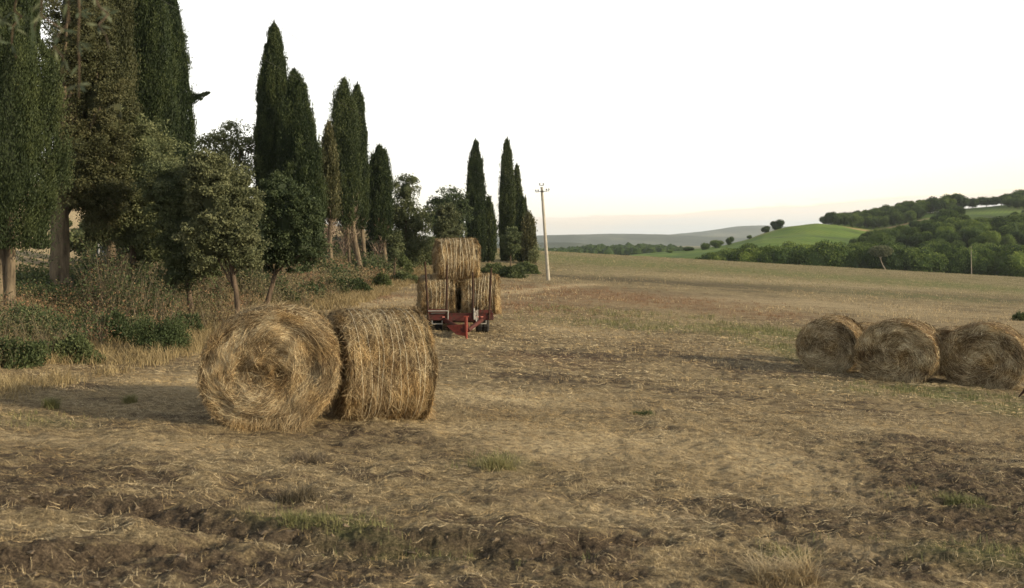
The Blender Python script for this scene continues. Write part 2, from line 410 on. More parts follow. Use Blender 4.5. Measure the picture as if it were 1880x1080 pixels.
def ground_detail(x, y, lim=1.0):
    near = sstep(60, 20, y)
    h = .055*fbm(x*.8, y*.8, 0, 3, 3) + .035*fbm(x*3.2, y*3.2, 0, 8, 3)*near
    soil = np.clip(zones(x, y)[..., 0], 0, 1)
    c = fbm(x*9, y*9, 0, 11, 3)
    h = h + near*.05*np.clip(fbm(x*1.9+3, y*3.1, 0, 19, 3)-.08, 0, 1)
    h = h + near*(.020 + .022*soil)*c + near*.012*soil*np.abs(fbm(x*24, y*24, 0, 14, 2))*2
    for r in rut_w:
        d = dist_poly(x, y, r); h = h - .07*np.exp(-(d/.15)**2) + .03*np.exp(-((d-.3)/.14)**2)
    return h
rows = np.concatenate([np.linspace(-40, 3, 20), np.arange(3.2, 4.8, .1), np.arange(4.8, 12, .022)])
yv = [12.022]
while yv[-1] < 262: yv.append(yv[-1]*1.0085+.004)
rows = np.concatenate([rows, yv])
tcol = np.linspace(-1, 1, 620)
out = 1+np.geomspace(.01, 5.0, 34)
tcol = np.concatenate([-out[::-1], tcol, out])
YY, TT = np.meshgrid(rows, tcol, indexing='ij')
XX = TT*(.545*np.maximum(YY, 4.8)+.15) + np.sign(TT)*np.clip(np.abs(TT)-1,0,None)*6*sstep(200,0,YY)
ZZ = G(XX, YY) + ground_detail(XX, YY)
nr, nc = XX.shape
ii = (np.arange(nr-1)[:,None]*nc + np.arange(nc-1)[None,:]).ravel()
gf = np.stack([ii, ii+1, ii+nc+1, ii+nc], 1)
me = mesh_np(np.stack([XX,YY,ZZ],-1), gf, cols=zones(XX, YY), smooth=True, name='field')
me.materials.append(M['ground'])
o = bpy.data.objects.new('field', me); C.objects.link(o); tag(o, kind='structure')
def GD(x, y): return G(x, y)+ground_detail(np.asarray(x, float), np.asarray(y, float))

# valley floor reaching the horizon
m, nt, b = new_mat('valley_land')
n = noise_tex(nt, .004, 5, .6); n2 = noise_tex(nt, .02, 4, .6)
c_ = ramp(nt, n, [(.38,(.06,.08,.03)),(.5,(.13,.14,.05)),(.58,(.24,.19,.10)),(.7,(.09,.11,.04))])
nt.links.new(mix(nt, math_(nt,'MULTIPLY',n2,.5), c_, (.05,.065,.03)), b.inputs['Base Color']); M['valley'] = m
def valley_z(x, y):
    return -14 + 13.5*sstep(420, 900, y)*sstep(900,-100,x-.25*y)+ 0*x + 6*fbm(np.asarray(x)/500, np.asarray(y)/500, 0, 33, 3)*sstep(900, 2500, y)
ys = np.concatenate([np.linspace(-3000, 150, 14), np.geomspace(165, 9000, 80)])
xs_ = np.linspace(-6500, 7500, 180)
XV, YV = np.meshgrid(xs_, ys); ZV = valley_z(XV, YV) - 25*sstep(200, 100, YV)
ncv = XV.shape[1]; iv = (np.arange(XV.shape[0]-1)[:,None]*ncv+np.arange(ncv-1)[None,:]).ravel()
me = mesh_np(np.stack([XV,YV,ZV],-1), np.stack([iv,iv+1,iv+ncv+1,iv+ncv],1), smooth=True, name='valley_floor')
me.materials.append(m); o = bpy.data.objects.new('valley_floor', me); C.objects.link(o); tag(o, kind='structure')

# distant hills: ridges given by distance and skyline height
def far_ridge(name, d, pts, depth, seed, mat, amp=.6):
    pxs = np.linspace(-900, 3000, 420)
    yy_ = np.interp(pxs, [p[0] for p in pts], [p[1] for p in pts])
    X = (pxs-CX)/F*d
    top = H + (HY-yy_)/F*d + amp*d/F*fbm(pxs/45, pxs*0, 0, seed, 4)
    V = []
    prof = [(-1,-.1),(-.8,.12),(-.6,.34),(-.4,.60),(-.2,.87),(0,1),(.3,.8),(1,0)]
    for k, (t, hgt) in enumerate(prof):
        yk = d + t*depth + 0*X
        wob = fbm(X/(d*.05), yk/(d*.05), 0, seed+5, 4)
        z = -16 + (top+16)*hgt*(1+.16*wob*(0 if t == 0 else 1)); V.append(np.stack([X*(1+t*depth/d), yk, z], -1))
    V = np.array(V); r_, c_ = V.shape[:2]
    i_ = (np.arange(r_-1)[:,None]*c_+np.arange(c_-1)[None,:]).ravel()
    me = mesh_np(V, np.stack([i_,i_+1,i_+c_+1,i_+c_],1), smooth=True, name=name); me.materials.append(mat)
    o = bpy.data.objects.new(name, me); C.objects.link(o); tag(o, kind='structure')
m, nt, b = new_mat('hill_land')
n = noise_tex(nt, .006, 7, .68, stretch=(1,.5,3)); nt.links.new(ramp(nt, n, [(.36,(.045,.058,.045)),(.5,(.075,.09,.068)),(.6,(.13,.14,.10)),(.72,(.22,.20,.14))]), b.inputs['Base Color']); M['hills'] = m
far_ridge('distant_hills', 4800, [(-900,440),(400,436),(900,434),(1050,432),(1150,430),(1230,431),(1290,425),(1330,419),(1360,415),(1400,414),(1440,416),(1600,424),(2000,430),(3000,436)], 900, 61, m, .8)
far_ridge('distant_hills', 3300, [(-900,444),(500,440),(900,436),(985,433),(1050,431),(1120,429),(1200,430),(1300,433),(1400,437),(1500,445),(1700,455),(3000,462)], 900, 64, m, .8)
far_ridge('distant_hills', 1500, [(-900,458),(800,454),(960,446),(1000,445),(1060,446),(1100,452),(1200,456),(1400,460),(3000,470)], 300, 67, m, .5)

# the green hill on the right, as rows of (distance, skyline over x)
hrows = [
 (225,[(1000,560),(1880,560),(2300,560)]),
 (290,[(1000,515),(1290,500),(1880,498),(2300,498)]),
 (330,[(1150,480),(1290,470),(1330,463),(1400,458),(1600,457),(1880,455),(2300,450)]),
 (400,[(1120,474),(1250,466),(1330,456),(1400,440),(1480,432),(1540,436),(1600,442),(1700,427),(1880,415),(2300,405)]),
 (470,[(1100,476),(1180,466),(1250,461),(1330,450),(1370,440),(1400,429),(1450,416),(1500,411),(1540,415),(1600,428),(1650,418),(1700,405),(1760,396),(1880,390),(2300,380)]),
 (560,[(1100,490),(1300,462),(1400,445),(1480,425),(1520,413),(1600,403),(1700,391),(1780,383),(1830,378),(1880,374),(2300,360)]),
 (720,[(1100,500),(1300,490),(1500,445),(1700,420),(1880,400),(2300,390)]),
 (900,[(1000,520),(2300,480)]),
]
hd = np.array([r[0] for r in hrows], float)
hpx = np.linspace(1000, 2300, 261)
htab = np.array([H+(HY-np.interp(hpx, [p[0] for p in r[1]], [p[1] for p in r[1]]))/F*r[0] for r in hrows])
def hill_z(x, y):
    x = np.asarray(x, float); y = np.asarray(y, float)
    px = CX+x/y*F; u = np.clip((px-1000)/5, 0, 259.999); i = u.astype(int); fu = u-i
    v = np.interp(y, hd, np.arange(len(hd))); j = np.clip(v.astype(int), 0, len(hd)-2); fv = v-j; fv = fv*fv*(3-2*fv)*.5+fv*.5
    a = htab[j,i]*(1-fu)+htab[j,i+1]*fu; b_ = htab[j+1,i]*(1-fu)+htab[j+1,i+1]*fu
    return a*(1-fv)+b_*fv + .35*fbm(x/14, y/14, 0, 71, 3)
m, nt, b = new_mat('hill_meadow')
tc = nt.nodes.new('ShaderNodeTexCoord'); 
n = noise_tex(nt, .022, 5, .6, vec=tc.outputs['Object']); n2 = noise_tex(nt, .4, 4, .7, vec=tc.outputs['Object'])
wv = nt.nodes.new('ShaderNodeTexWave'); wv.inputs['Scale'].default_value = .16; wv.inputs['Distortion'].default_value = 1.2; wv.inputs['Detail'].default_value = 2
mp = nt.nodes.new('ShaderNodeMapping'); mp.inputs['Rotation'].default_value = (0,0,.5); nt.links.new(tc.outputs['Object'], mp.inputs[0]); nt.links.new(mp.outputs[0], wv.inputs[0])
c1 = ramp(nt, n, [(.35,(.065,.125,.014)),(.5,(.125,.205,.022)),(.65,(.19,.245,.04))])
c1 = mix(nt, math_(nt,'MULTIPLY',n2,.55), c1, (.05,.085,.018))
c1 = mix(nt, math_(nt,'MULTIPLY',wv.outputs['Fac'],.38), c1, (.05,.08,.02))
at = nt.nodes.new('ShaderNodeAttribute'); at.attribute_name = 'zone'; sp = nt.nodes.new('ShaderNodeSeparateColor'); nt.links.new(at.outputs['Color'], sp.inputs[0])
c1 = mix(nt, sp.outputs[0], c1, (.35,.24,.14)); c1 = mix(nt, sp.outputs[1], c1, (.04,.055,.02))
nt.links.new(c1, b.inputs['Base Color']); b.inputs['Roughness'].default_value = 1; M['meadow'] = m
dd = np.concatenate([np.linspace(226, 320, 20), np.linspace(322, 600, 150), np.linspace(605, 900, 20)])
PX, DD = np.meshgrid(hpx, dd); XH = (PX-CX)/F*DD; ZH = hill_z(XH, DD); ZH = ZH - 20*sstep(30, 0, PX-1000)
zc = np.zeros(PX.shape+(4,)); PYH = HY-(ZH-H)/DD*F
hp = lambda px, d: ((px-CX)/F*d, d)
dirt = [hp(1508,475), hp(1540,478), hp(1575,482), hp(1600,484), hp(1650,486), hp(1700,492)]
zc[...,0] = .9*np.exp(-(dist_poly(XH, DD, dirt)/4.5)**2)
dirt2 = [hp(1382,452), hp(1410,468), hp(1440,480)]
zc[...,0] += .35*np.exp(-(dist_poly(XH, DD, dirt2)/6)**2)
zc[...,1] = sstep(1600,1640,PX)*sstep(470,440,DD)*.8 + sstep(340,310,DD)*.8
zc[...,1] = np.maximum(zc[...,1], .45*sstep(1735,1760,PX)*sstep(480,520,DD))
zc[...,1] += .5*sstep(.1,.5,fbm(XH/9, DD/14, 0, 73, 4))
zc = np.clip(zc, 0, 1)
r_, c_ = PX.shape; i_ = (np.arange(r_-1)[:,None]*c_+np.arange(c_-1)[None,:]).ravel()
me = mesh_np(np.stack([XH,DD,ZH],-1), np.stack([i_,i_+1,i_+c_+1,i_+c_],1), cols=zc, smooth=True, name='green_hill'); me.materials.append(m)
o = bpy.data.objects.new('green_hill', me); C.objects.link(o); tag(o, kind='structure')

# ------------------------------------------------------------------ trees
def trunk_path(h, lean=(0,0), bend=.1, k=9, seed=0):
    t = np.linspace(0, 1, k)
    return np.stack([lean[0]*t*h + bend*noise3(t*2.5, 0, 0, seed), lean[1]*t*h + bend*noise3(t*2.5, 5, 0, seed), t*h], -1)
def core_blob(mb, c, r, mat=0, seed=0, n=14, rough=.22, squash_low=False):
    th = np.linspace(0, 2*np.pi, n, endpoint=False); ph = np.linspace(0.05, np.pi-.05, n//2+1)
    T_, P_ = np.meshgrid(th, ph); d = np.stack([np.cos(T_)*np.sin(P_), np.sin(T_)*np.sin(P_), np.cos(P_)], -1)
    s = 1+rough*fbm(d[...,0]*2.2, d[...,1]*2.2, d[...,2]*2.2, seed, 2)
    v = d*s[...,None]*np.array(r)+np.array(c)
    a, b_ = v.shape[:2]; f = []
    for i in range(a-1):
        for j in range(b_): f.append([i*b_+j, i*b_+(j+1)%b_, (i+1)*b_+(j+1)%b_, (i+1)*b_+j])
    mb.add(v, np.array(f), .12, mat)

def cypress(name, px, d, topy, halfw, boty, label, seed, group=None, mat='cypress', n=14000, leaf=.13, lean=0, shape=1.0, spires=None,
            trunk_r=.16, trunks=None, bare=0, zoff=-.1, bark='bark', rough=.16, maxtop=None, cat='cypress tree', tuft=.28, low=.75):
    """conical column crown from boty up to topy (pixel rows at distance d), half width in px at its widest"""
    global rng
    rng = np.random.default_rng(seed)
    bx, by, bz = gz(px, d); bz += zoff
    top = H+(HY-topy)/F*d - bz; bot = H+(HY-boty)/F*d - bz; R_ = halfw/F*d
    Hc = top-bot
    root = empty(name, (bx, by, bz)); tag(root, label, cat, group)
    mb = MB()
    def prof(t):      # t 0 bottom .. 1 top
        a = np.where(t < .3, low+(1-low)*np.sin(np.clip(t/.3,0,1)*np.pi/2), 1-((np.clip(t,.3,1)-.3)/.7)**(1.95*shape))
        return np.clip(a, .0, 1)**.85
    # clumps = upright tufts of sprays over the surface
    nt_ = int(60+Hc*R_*16*(.3/tuft)); t = rng.random(nt_)**.9*.97; th = rng.random(nt_)*2*np.pi
    rr = prof(t)*R_*(1+rough*1.3*fbm(np.cos(th)*1.3, np.sin(th)*1.3, t*Hc*.55, seed, 3))
    dep = 1-.30*rng.random(nt_)**1.5
    cx = np.cos(th)*rr*dep; cy = np.sin(th)*rr*dep; cz = bot+t*Hc
    cx += lean*(cz)  # lean
    c = np.stack([cx, cy, cz], -1)
    per = max(6, n//nt_); tr = rng.random(nt_)
    cs = np.repeat(c, per, 0); ths = np.repeat(th, per)
    s = np.repeat(np.clip(tuft*(.5+.8*rng.random(nt_)), .05, None)*np.clip(.35+prof(t), .35, 1), per)
    off = rng.normal(size=(len(cs),3))*np.array([.33,.33,.9])*s[:,None]
    pos = cs+off
    outd = np.stack([np.cos(ths), np.sin(ths), np.zeros(len(ths))], -1)
    dr = outd*.45+np.array([0,0,1.0])+rng.normal(size=pos.shape)*.42
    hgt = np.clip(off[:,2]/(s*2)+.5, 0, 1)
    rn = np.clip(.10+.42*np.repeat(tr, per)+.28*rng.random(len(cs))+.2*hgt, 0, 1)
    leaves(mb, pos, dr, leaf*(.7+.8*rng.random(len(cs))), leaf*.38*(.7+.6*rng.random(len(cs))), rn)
    n2 = int(n*.75); t = rng.random(n2)*.985; th = rng.random(n2)*2*np.pi
    rr = prof(t)*R_*(.86+.10*rng.random(n2))*(1+rough*1.2*fbm(np.cos(th)*1.3, np.sin(th)*1.3, t*Hc*.55, seed, 3))
    p_ = np.stack([np.cos(th)*rr+lean*(bot+t*Hc), np.sin(th)*rr, bot+t*Hc], -1)
    dr = np.stack([np.cos(th)*.35, np.sin(th)*.35, np.ones(n2)], -1)+rng.normal(size=(n2,3))*.3
    leaves(mb, p_, dr, leaf*1.25*(.8+.6*rng.random(n2)), leaf*.55, np.clip(.08+.35*rng.random(n2)+.3*fbm(np.cos(th)*2, np.sin(th)*2, t*Hc*1.3, seed+4, 2), 0, 1))
    kk = 16; tt = np.linspace(.05, .95, kk); prad = prof(tt)*R_*.70*np.clip((tt-.03)/.15, .15, 1)
    mb.tube(np.stack([lean*(bot+tt*Hc), tt*0, bot+tt*Hc], -1), np.clip(prad, .02, None), 14, .1, 0, True, .18, seed)
    for (sx, st, sr) in (spires or []):   # extra pointed leaders: px offset, top px row, half width px
        hs = H+(HY-st)/F*d-bz; x0 = sx/F*d; rs = sr/F*d; m_ = 1400
        t = rng.random(m_)**.8; z = bot+Hc*.35+t*(hs-bot-Hc*.35); th = rng.random(m_)*2*np.pi; q = rs*(1-t**2.2)*np.sqrt(rng.random(m_))
        p_ = np.stack([x0*np.clip(t*1.4,0,1)+np.cos(th)*q+lean*z, np.sin(th)*q, z], -1)
        leaves(mb, p_, np.array([0,0,1.])+rng.normal(size=p_.shape)*.35, leaf*1.1, leaf*.42, .2+.5*rng.random(m_))
    q_ = 46; tq = .08+.85*rng.random(q_); thq = rng.random(q_)*2*np.pi; rq = prof(tq)*R_*(.98+.14*rng.random(q_))   # stray shoots
    cq = np.repeat(np.stack([np.cos(thq)*rq+lean*(bot+tq*Hc), np.sin(thq)*rq, bot+tq*Hc], -1), 16, 0); uq = rng.random(len(cq))
    cq = cq+np.stack([rng.normal(size=len(cq))*.05*(1-uq), rng.normal(size=len(cq))*.05*(1-uq), uq*.65*tuft/.28], -1)
    leaves(mb, cq, np.array([0,0,1.])+rng.normal(size=cq.shape)*.3, leaf*1.2, leaf*.4, .3+.4*rng.random(len(cq)))
    # top tips
    m_ = 260; t = rng.random(m_); q = rng.normal(size=(m_,2))*R_*.085*(1-t)[:,None]
    p_ = np.stack([q[:,0]+lean*top, q[:,1], top-Hc*.045+t*Hc*.055], -1)
    leaves(mb, p_, np.array([0,0,1.])+rng.normal(size=p_.shape)*.3, leaf*1.2, leaf*.35, .3*rng.random(m_)+.2)
    mb.build('crown', M[mat], root)
    # trunks
    tb = MB()
    for i, (tx, tr_, ln) in enumerate(trunks or [(0, trunk_r, 0)]):
        hh = bot+Hc*.35
        P_ = trunk_path(hh, (ln, 0), tr_*.9, 9, seed+i); P_[:,0] += tx/F*d*np.clip(1-P_[:,2]/hh, 0, 1)**.7
        tb.tube(P_, tr_*np.array([1.5,1.12,1,.95,.88,.8,.7,.55,.4]), 10, .5, 0, True, .25, seed+i)
    if bare:        # dead sticks under the crown
        nb = bare; z0 = .3*bot+.75*bot*rng.random(nb); th = rng.random(nb)*2*np.pi
        ln = (.25+.6*rng.random(nb))*R_*1.25
        k3 = np.linspace(0,1,4)
        P_ = np.stack([np.cos(th)[:,None]*ln[:,None]*k3, np.sin(th)[:,None]*ln[:,None]*k3, z0[:,None]+ln[:,None]*(1.1*k3+.35*k3**2)], -1)+rng.normal(size=(nb,4,3))*.04
        db = MB(); ribbons(db, P_, rdir(nb), .05, rng.random(nb))
        m3 = nb*5; ii = rng.integers(0, nb, m3); kq = rng.random(m3)[:,None]
        p0 = P_[ii,2]*(1-kq)+P_[ii,3]*kq
        k2 = np.linspace(0,1,3)[None,:,None]; dv = (rdir(m3)+np.array([0,0,.6]))[:,None,:]*.28
        ribbons(db, p0[:,None,:]+dv*k2, rdir(m3), .03, rng.random(m3))
        db.build('dead_branches', M['twig_pale'], root)
    tb.build('trunk', M[bark], root)
    return root

def broadleaf(name, px, d, lobes, label, seed, mat='oak', group=None, n=16000, leaf=.09, trunk=None, cat='tree', zoff=-.1, bark='bark_dark', clump=.3, gap=.0, core=.62, limbs=7, sway=0, root_at=None):
    """lobes: list of (px, py, rx_px, ry_px) ellipses at distance d (crown outline); depth = width"""
    global rng
    rng = np.random.default_rng(seed)
    bx, by, bz = gz(px, d) if root_at is None else root_at
    bz += zoff
    root = empty(name, (bx, by, bz)); tag(root, label, cat, group)
    L = []
    for (lx, ly, rx, ry) in lobes:
        x_, _, z_ = W(lx, ly, d); L.append((x_-bx, (rng.random()-.5)*.35*rx/F*d, z_-bz, rx/F*d, rx/F*d*.9, ry/F*d))
    L = np.array(L); vol = L[:,3]*L[:,5]; pr = vol/vol.sum()
    mb = MB(); 
    area = (L[:,3]*L[:,5]).sum()*np.pi
    ncl = int(np.clip(area/(clump*clump)*2.6, 30, 1600)); li = rng.choice(len(L), ncl, p=pr)
    dv = rdir(ncl); rad = 1-.42*rng.random(ncl)**1.3
    c = L[li,:3]+dv*L[li,3:6]*rad[:,None]*(1+.12*rng.normal(size=(ncl,1)))
    per = max(5, n//ncl); tr = rng.random(ncl)
    keep = rng.random(ncl) > gap; c = c[keep]; tr = tr[keep]; dv = dv[keep]; ncl = len(c)
    cs = np.repeat(c, per, 0); s = np.repeat(clump*(.55+.7*rng.random(ncl)), per)[:,None]
    o_ = rdir(len(cs))*(rng.random((len(cs),1))**.45); pos = cs+o_*s*np.array([1,1,.72])
    dr = o_*.7+rdir(len(cs))+np.array([0,0,-.15])
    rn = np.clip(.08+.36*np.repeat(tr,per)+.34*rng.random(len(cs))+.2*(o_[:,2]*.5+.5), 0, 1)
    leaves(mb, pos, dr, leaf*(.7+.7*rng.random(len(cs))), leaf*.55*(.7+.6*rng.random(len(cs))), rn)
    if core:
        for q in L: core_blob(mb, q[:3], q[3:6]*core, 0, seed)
    mb.build('crown', M[mat], root)
    cz = L[:,2].mean(); ctr = (L[:,:3]*pr[:,None]).sum(0)
    tr_ = trunk or .09
    tb = MB()
    k = 9; t = np.linspace(0,1,k)[:,None]; end = ctr*np.array([1,1,1.0])
    P_ = end*t; P_[:,0] = end[0]*t[:,0]**1.4; P_ += np.stack([tr_*1.2*noise3(t[:,0]*3,0,0,seed), tr_*1.2*noise3(t[:,0]*3,4,0,seed), 0*t[:,0]], -1)*(t>0)
    P_[:,0] -= sway*np.sin(np.pi*np.clip(t[:,0]*1.15,0,1))
    tb.tube(P_, tr_*np.linspace(1.25,.5,k), 9, .5, 0, True, .2, seed)
    for i in range(limbs):
        q = L[i % len(L)]; a = P_[rng.integers(3,7)]; e = q[:3]+rdir(1)[0]*q[3:6]*.75; mid = (a+e)/2+rdir(1)[0]*.12*np.linalg.norm(e-a)
        tt = np.linspace(0,1,6)[:,None]; B_ = a*(1-tt)**2+2*mid*tt*(1-tt)+e*tt**2
        tb.tube(B_, tr_*np.linspace(.5,.12,6), 6, .5, 0, False, .1, seed+i)
    tb.build('trunk', M[bark], root)
    return root

GC = 'tall cypresses along the road'
# --- big trees at the left edge
cypress('cypress_tree', -4, 21, -230, 92, 456, 'dense dark conifer at the far left edge with two pale trunks below', 101, GC, n=110000, leaf=.052, trunks=[(-4,.14,0),(30,.1,0)], shape=1.6, rough=.55, tuft=.3, low=.8)
cypress('cypress_tree', 195, 30, -180, 42, 440, 'shaggy cypress with brownish foliage right of the thick leaning trunk', 103, GC, mat='cypress_brown', n=60000, leaf=.085, trunks=[(18,.15,0)], shape=1.7, rough=.4, tuft=.3, low=.75)
cypress('cypress_tree', 262, 34, -140, 58, 470, 'tall broad cypress whose tip leaves the frame above the oak thicket', 104, GC, n=95000, leaf=.078, trunks=[(14,.22,0)], shape=1.25, rough=.22, tuft=.26)
cypress('cypress_tree', 306, 41, -70, 48, 470, 'dark cypress edging the open sky with one side sprig sticking out right', 105, GC, n=65000, leaf=.09, trunks=[(18,.2,0),(24,.12,0)], shape=1.0, rough=.14, tuft=.26)
# side sprig of that cypress: a child of its root
rt = [o for o in C.objects if o.get('label','').startswith('dark cypress edging')][0]
mb = MB(); rng = np.random.default_rng(5)
a = np.array(W(338,186,41)); e = np.array(W(384,171,41)); t = rng.random(500)
p = a+(e-a)*t[:,None]+rng.normal(size=(500,3))*np.array([.05,.1,.14])*(1-.85*t)[:,None]
leaves(mb, p, (e-a)+np.array([0,0,.5])+rng.normal(size=p.shape)*.3, .16, .06, rng.random(500)*.5)
mb.tube([a-(e-a)*.4, (a+e)/2, e], [.03,.02,.008], 5, .2)
o = mb.build('side_sprig', M['cypress'], rt); o.location = tuple(-c for c in rt.location)

cypress('cypress_tree', 503, 52, 40, 34, 420, 'tallest slim cypress standing against the sky left of centre', 106, GC, n=65000, leaf=.11, trunks=[(0,.2,0)], shape=1.15, rough=.07, tuft=.24)
cypress('cypress_tree', 562, 50, 128, 39, 452, 'wide dark cypress leaning left at the top beside the tallest one', 107, GC, n=65000, leaf=.115, trunks=[(2,.17,0),(14,.15,0)], shape=1.05, rough=.16, tuft=.32, lean=-.055)
cypress('cypress_tree', 603, 56, 226, 20, 400, 'thin half bare cypress squeezed between two taller cypresses', 108, GC, mat='cypress_brown', n=9000, leaf=.15, trunks=[(8,.14,0)], shape=.8, rough=.3, tuft=.3, bare=120)
cypress('cypress_tree', 632, 62, 146, 26, 405, 'bright green streaked cypress with several pointed tips', 109, GC, n=50000, leaf=.13, spires=[(-19,166,4)], trunks=[(26,.15,0),(10,.1,0)], shape=1.1, rough=.12, tuft=.42, bare=160)
cypress('cypress_tree', 656, 66, 153, 20, 420, 'slim cypress right behind the many tipped green one', 110, GC, n=28000, leaf=.125, trunks=[(14,.13,0)], shape=1.2, rough=.08, tuft=.3, bare=90)
cypress('cypress_tree', 697, 70, 267, 24, 440, 'shorter round topped cypress before the gap in the row', 111, GC, n=26000, leaf=.13, trunks=[(8,.15,0),(14,.12,0)], shape=1.5, rough=.1, tuft=.3, bare=90)
cypress('cypress_tree', 873, 100, 256, 19, 478, 'slender straight cypress just right of the stacked trailer', 112, GC, n=22000, leaf=.165, shape=1.25, rough=.07, tuft=.34)
cypress('cypress_tree', 897, 101, 362, 14, 478, 'low cypress tucked against the right side of the slender straight one', 113, GC, n=7000, leaf=.22, shape=1.1, rough=.1, tuft=.34)
cypress('cypress_tree', 931, 106, 253, 15, 478, 'slim tall cypress nearest the leaning power pole', 114, GC, n=20000, leaf=.165, shape=1.3, rough=.07, tuft=.34)
cypress('cypress_tree', 949, 108, 302, 11, 478, 'narrow cypress peeping over the shoulder of the one nearest the pole', 115, GC, n=7000, leaf=.22, shape=1.2, rough=.12, tuft=.34)
cypress('cypress_tree', 960, 104, 362, 13, 478, 'medium dark cypress left of the power pole', 116, GC, n=7000, leaf=.22, shape=1.2, rough=.12, tuft=.34)
cypress('cypress_tree', 971, 102, 393, 13, 478, 'lowest cypress of the group with a rusty dead side beside the pole', 117, GC, mat='cypress_brown', n=7000, leaf=.22, shape=1.3, rough=.22, tuft=.34)
# --- broadleaf trees
GB = 'broadleaf trees between the cypresses'
broadleaf('old_tree', 132, 26, [(150,40,62,110),(120,170,50,100),(185,200,58,110),(150,300,62,85),(195,350,48,70),(108,330,30,62),(130,-90,60,80)], 'large old tree with brownish foliage on a thick leaning grey trunk', 102, 'cypress_brown', GB, 120000, .065, .22, clump=.26, gap=.02, core=.55, limbs=16, sway=.45, bark='bark')
broadleaf('oak_tree', 234, 27, [(262,300,62,90),(225,380,60,70),(300,400,70,75),(210,250,45,70),(280,440,60,45)], 'dark oak with a thin curved trunk below the broad cypress', 121, 'oak', GB, 50000, .075, .085, clump=.26)
broadleaf('oak_tree', 356, 25, [(335,420,52,60),(360,470,50,45),(330,500,35,28),(310,350,45,55)], 'low oak on a short leaning stem behind the orange weeds', 122, 'oak', GB, 30000, .07, .07, clump=.22)
broadleaf('oak_tree', 436, 24, [(405,360,62,72),(435,410,50,65),(390,430,60,60),(450,465,40,30),(380,320,40,45)], 'pale olive green oak with a straight thin trunk above the nearest bale', 123, 'oak_dry', GB, 52000, .07, .06, clump=.22)
broadleaf('oak_tree', 484, 29, [(528,400,48,62),(545,455,48,42),(510,350,28,30),(500,460,30,35),(565,410,25,40)], 'compact dark green oak on a slanting trunk in front of the tall cypresses', 124, 'oak_dark', GB, 40000, .075, .07, clump=.22)
broadleaf('tree', 430, 52, [(432,255,40,38),(400,280,35,42),(455,300,30,45),(410,330,50,45),(375,300,30,50)], 'airy tree showing sky through its crown behind the olive green oak', 125, 'oak', GB, 22000, .12, .16, clump=.42, gap=.28, core=.0, limbs=14)
broadleaf('tree', 745, 72, [(745,350,24,30),(735,400,30,40),(765,410,28,35),(725,450,30,30),(760,460,40,30)], 'ragged tree with a thin upper crown behind the trailer path', 126, 'oak', GB, 26000, .14, .14, clump=.5, gap=.03, core=.45, limbs=10)
broadleaf('tree', 822, 88, [(825,372,30,28),(800,395,24,28),(848,395,18,32),(822,420,35,30)], 'round airy tree with clear sky through it behind the topmost bale', 127, 'oak_dark', GB, 14000, .19, .18, clump=.6, gap=.15, core=.35, limbs=14)
broadleaf('tree', 822, 70, [(818,400,20,26),(825,425,28,20)], 'small grey brown tree just above the topmost bale', 128, 'oak_dry', GB, 7000, .15, .09, clump=.4, core=.5)
broadleaf('sapling', 724, 60, [(724,455,14,22),(728,435,8,10)], 'small leafy sapling on a crooked thin stem before the row', 129, 'oak', GB, 3500, .12, .05, clump=.3)
broadleaf('oak_tree', 937, 96, [(938,444,17,24),(942,430,10,15)], 'little round oak in front of the cypresses by the pole', 130, 'oak_dark', GB, 6000, .17, .07, clump=.4)
broadleaf('sapling', 985, 93, [(985,462,11,10),(978,470,9,8)], 'thin spreading sapling at the right end of the cypress group', 131, 'oak', GB, 900, .17, .04, clump=.4, core=0, cat='sapling')
# background fill behind the trunks
for i,(px,d,lb,lab) in enumerate([
  (230,46,[(180,440,60,40),(240,455,60,35),(300,450,60,40)],'dark bushy tree behind the road sign'),
  (400,50,[(380,450,60,40),(440,440,60,40),(500,450,50,38)],'shadowy bushy tree behind the thin oak trunks'),
  (590,74,[(570,450,50,36),(620,460,50,30),(670,462,40,26)],'shadowy bushy tree behind the bare cypress trunks'),
  (770,84,[(700,462,45,24),(760,466,50,26),(800,462,40,24)],'wide green bush left of the stacked trailer')]):
    broadleaf('bushy_tree', px, d, lb, lab, 140+i, ('oak','oak','oak_dark','bush')[i], 'bushy trees behind the row', 20000, .16, .12, clump=.5, core=.75)

# --- shrubs on the verge
def shrub(px, d, w, h, label, seed, mat='bush', n=5000, leaf=.06, twigs=True):
    x, y, z = gz(px, d); r = w/2/F*d; hh = h/F*d
    global rng
    rng = np.random.default_rng(seed)
    root = empty('shrub', (x, y, z-.05)); tag(root, label, 'shrub', 'shrubs on the verge')
    mb = MB(); ncl = 40; dv = rdir(ncl); dv[:,2] = np.abs(dv[:,2]); c = dv*np.array([r*.8,r*.8,hh*.8])*(.55+.45*rng.random((ncl,1)))
    per = n//ncl; cs = np.repeat(c, per, 0); o_ = rdir(len(cs))*rng.random((len(cs),1))**.5; pos = cs+o_*np.array([r,r,hh*.8])*.33
    pos[:,2] = np.abs(pos[:,2])
    pos *= (1+.35*fbm(pos[:,0]/r*1.6, pos[:,1]/r*1.6, pos[:,2]/r*1.6, seed, 2))[:,None]
    leaves(mb, pos, o_+rdir(len(cs))+np.array([0,0,.5]), leaf*(.7+.6*rng.random(len(cs))), leaf*.5, np.clip(.1+.35*np.repeat(rng.random(ncl),per)+.5*rng.random(len(cs)),0,1))
    mb.build('foliage', M[mat], root)
    tb = MB(); k = np.linspace(0,1,4)[None,:,None]; e = c[:24]; P_ = e[:,None,:]*k*np.array([1,1,1.1]); ribbons(tb, P_, rdir(len(e)), .03, rng.random(len(e)))
    tb.build('stem', M['twig'], root)
    return root
shrub(292, 18.5, 120, 92, 'bright green bush spreading at the foot of the left oaks', 201, 'bush', 18000, .042)
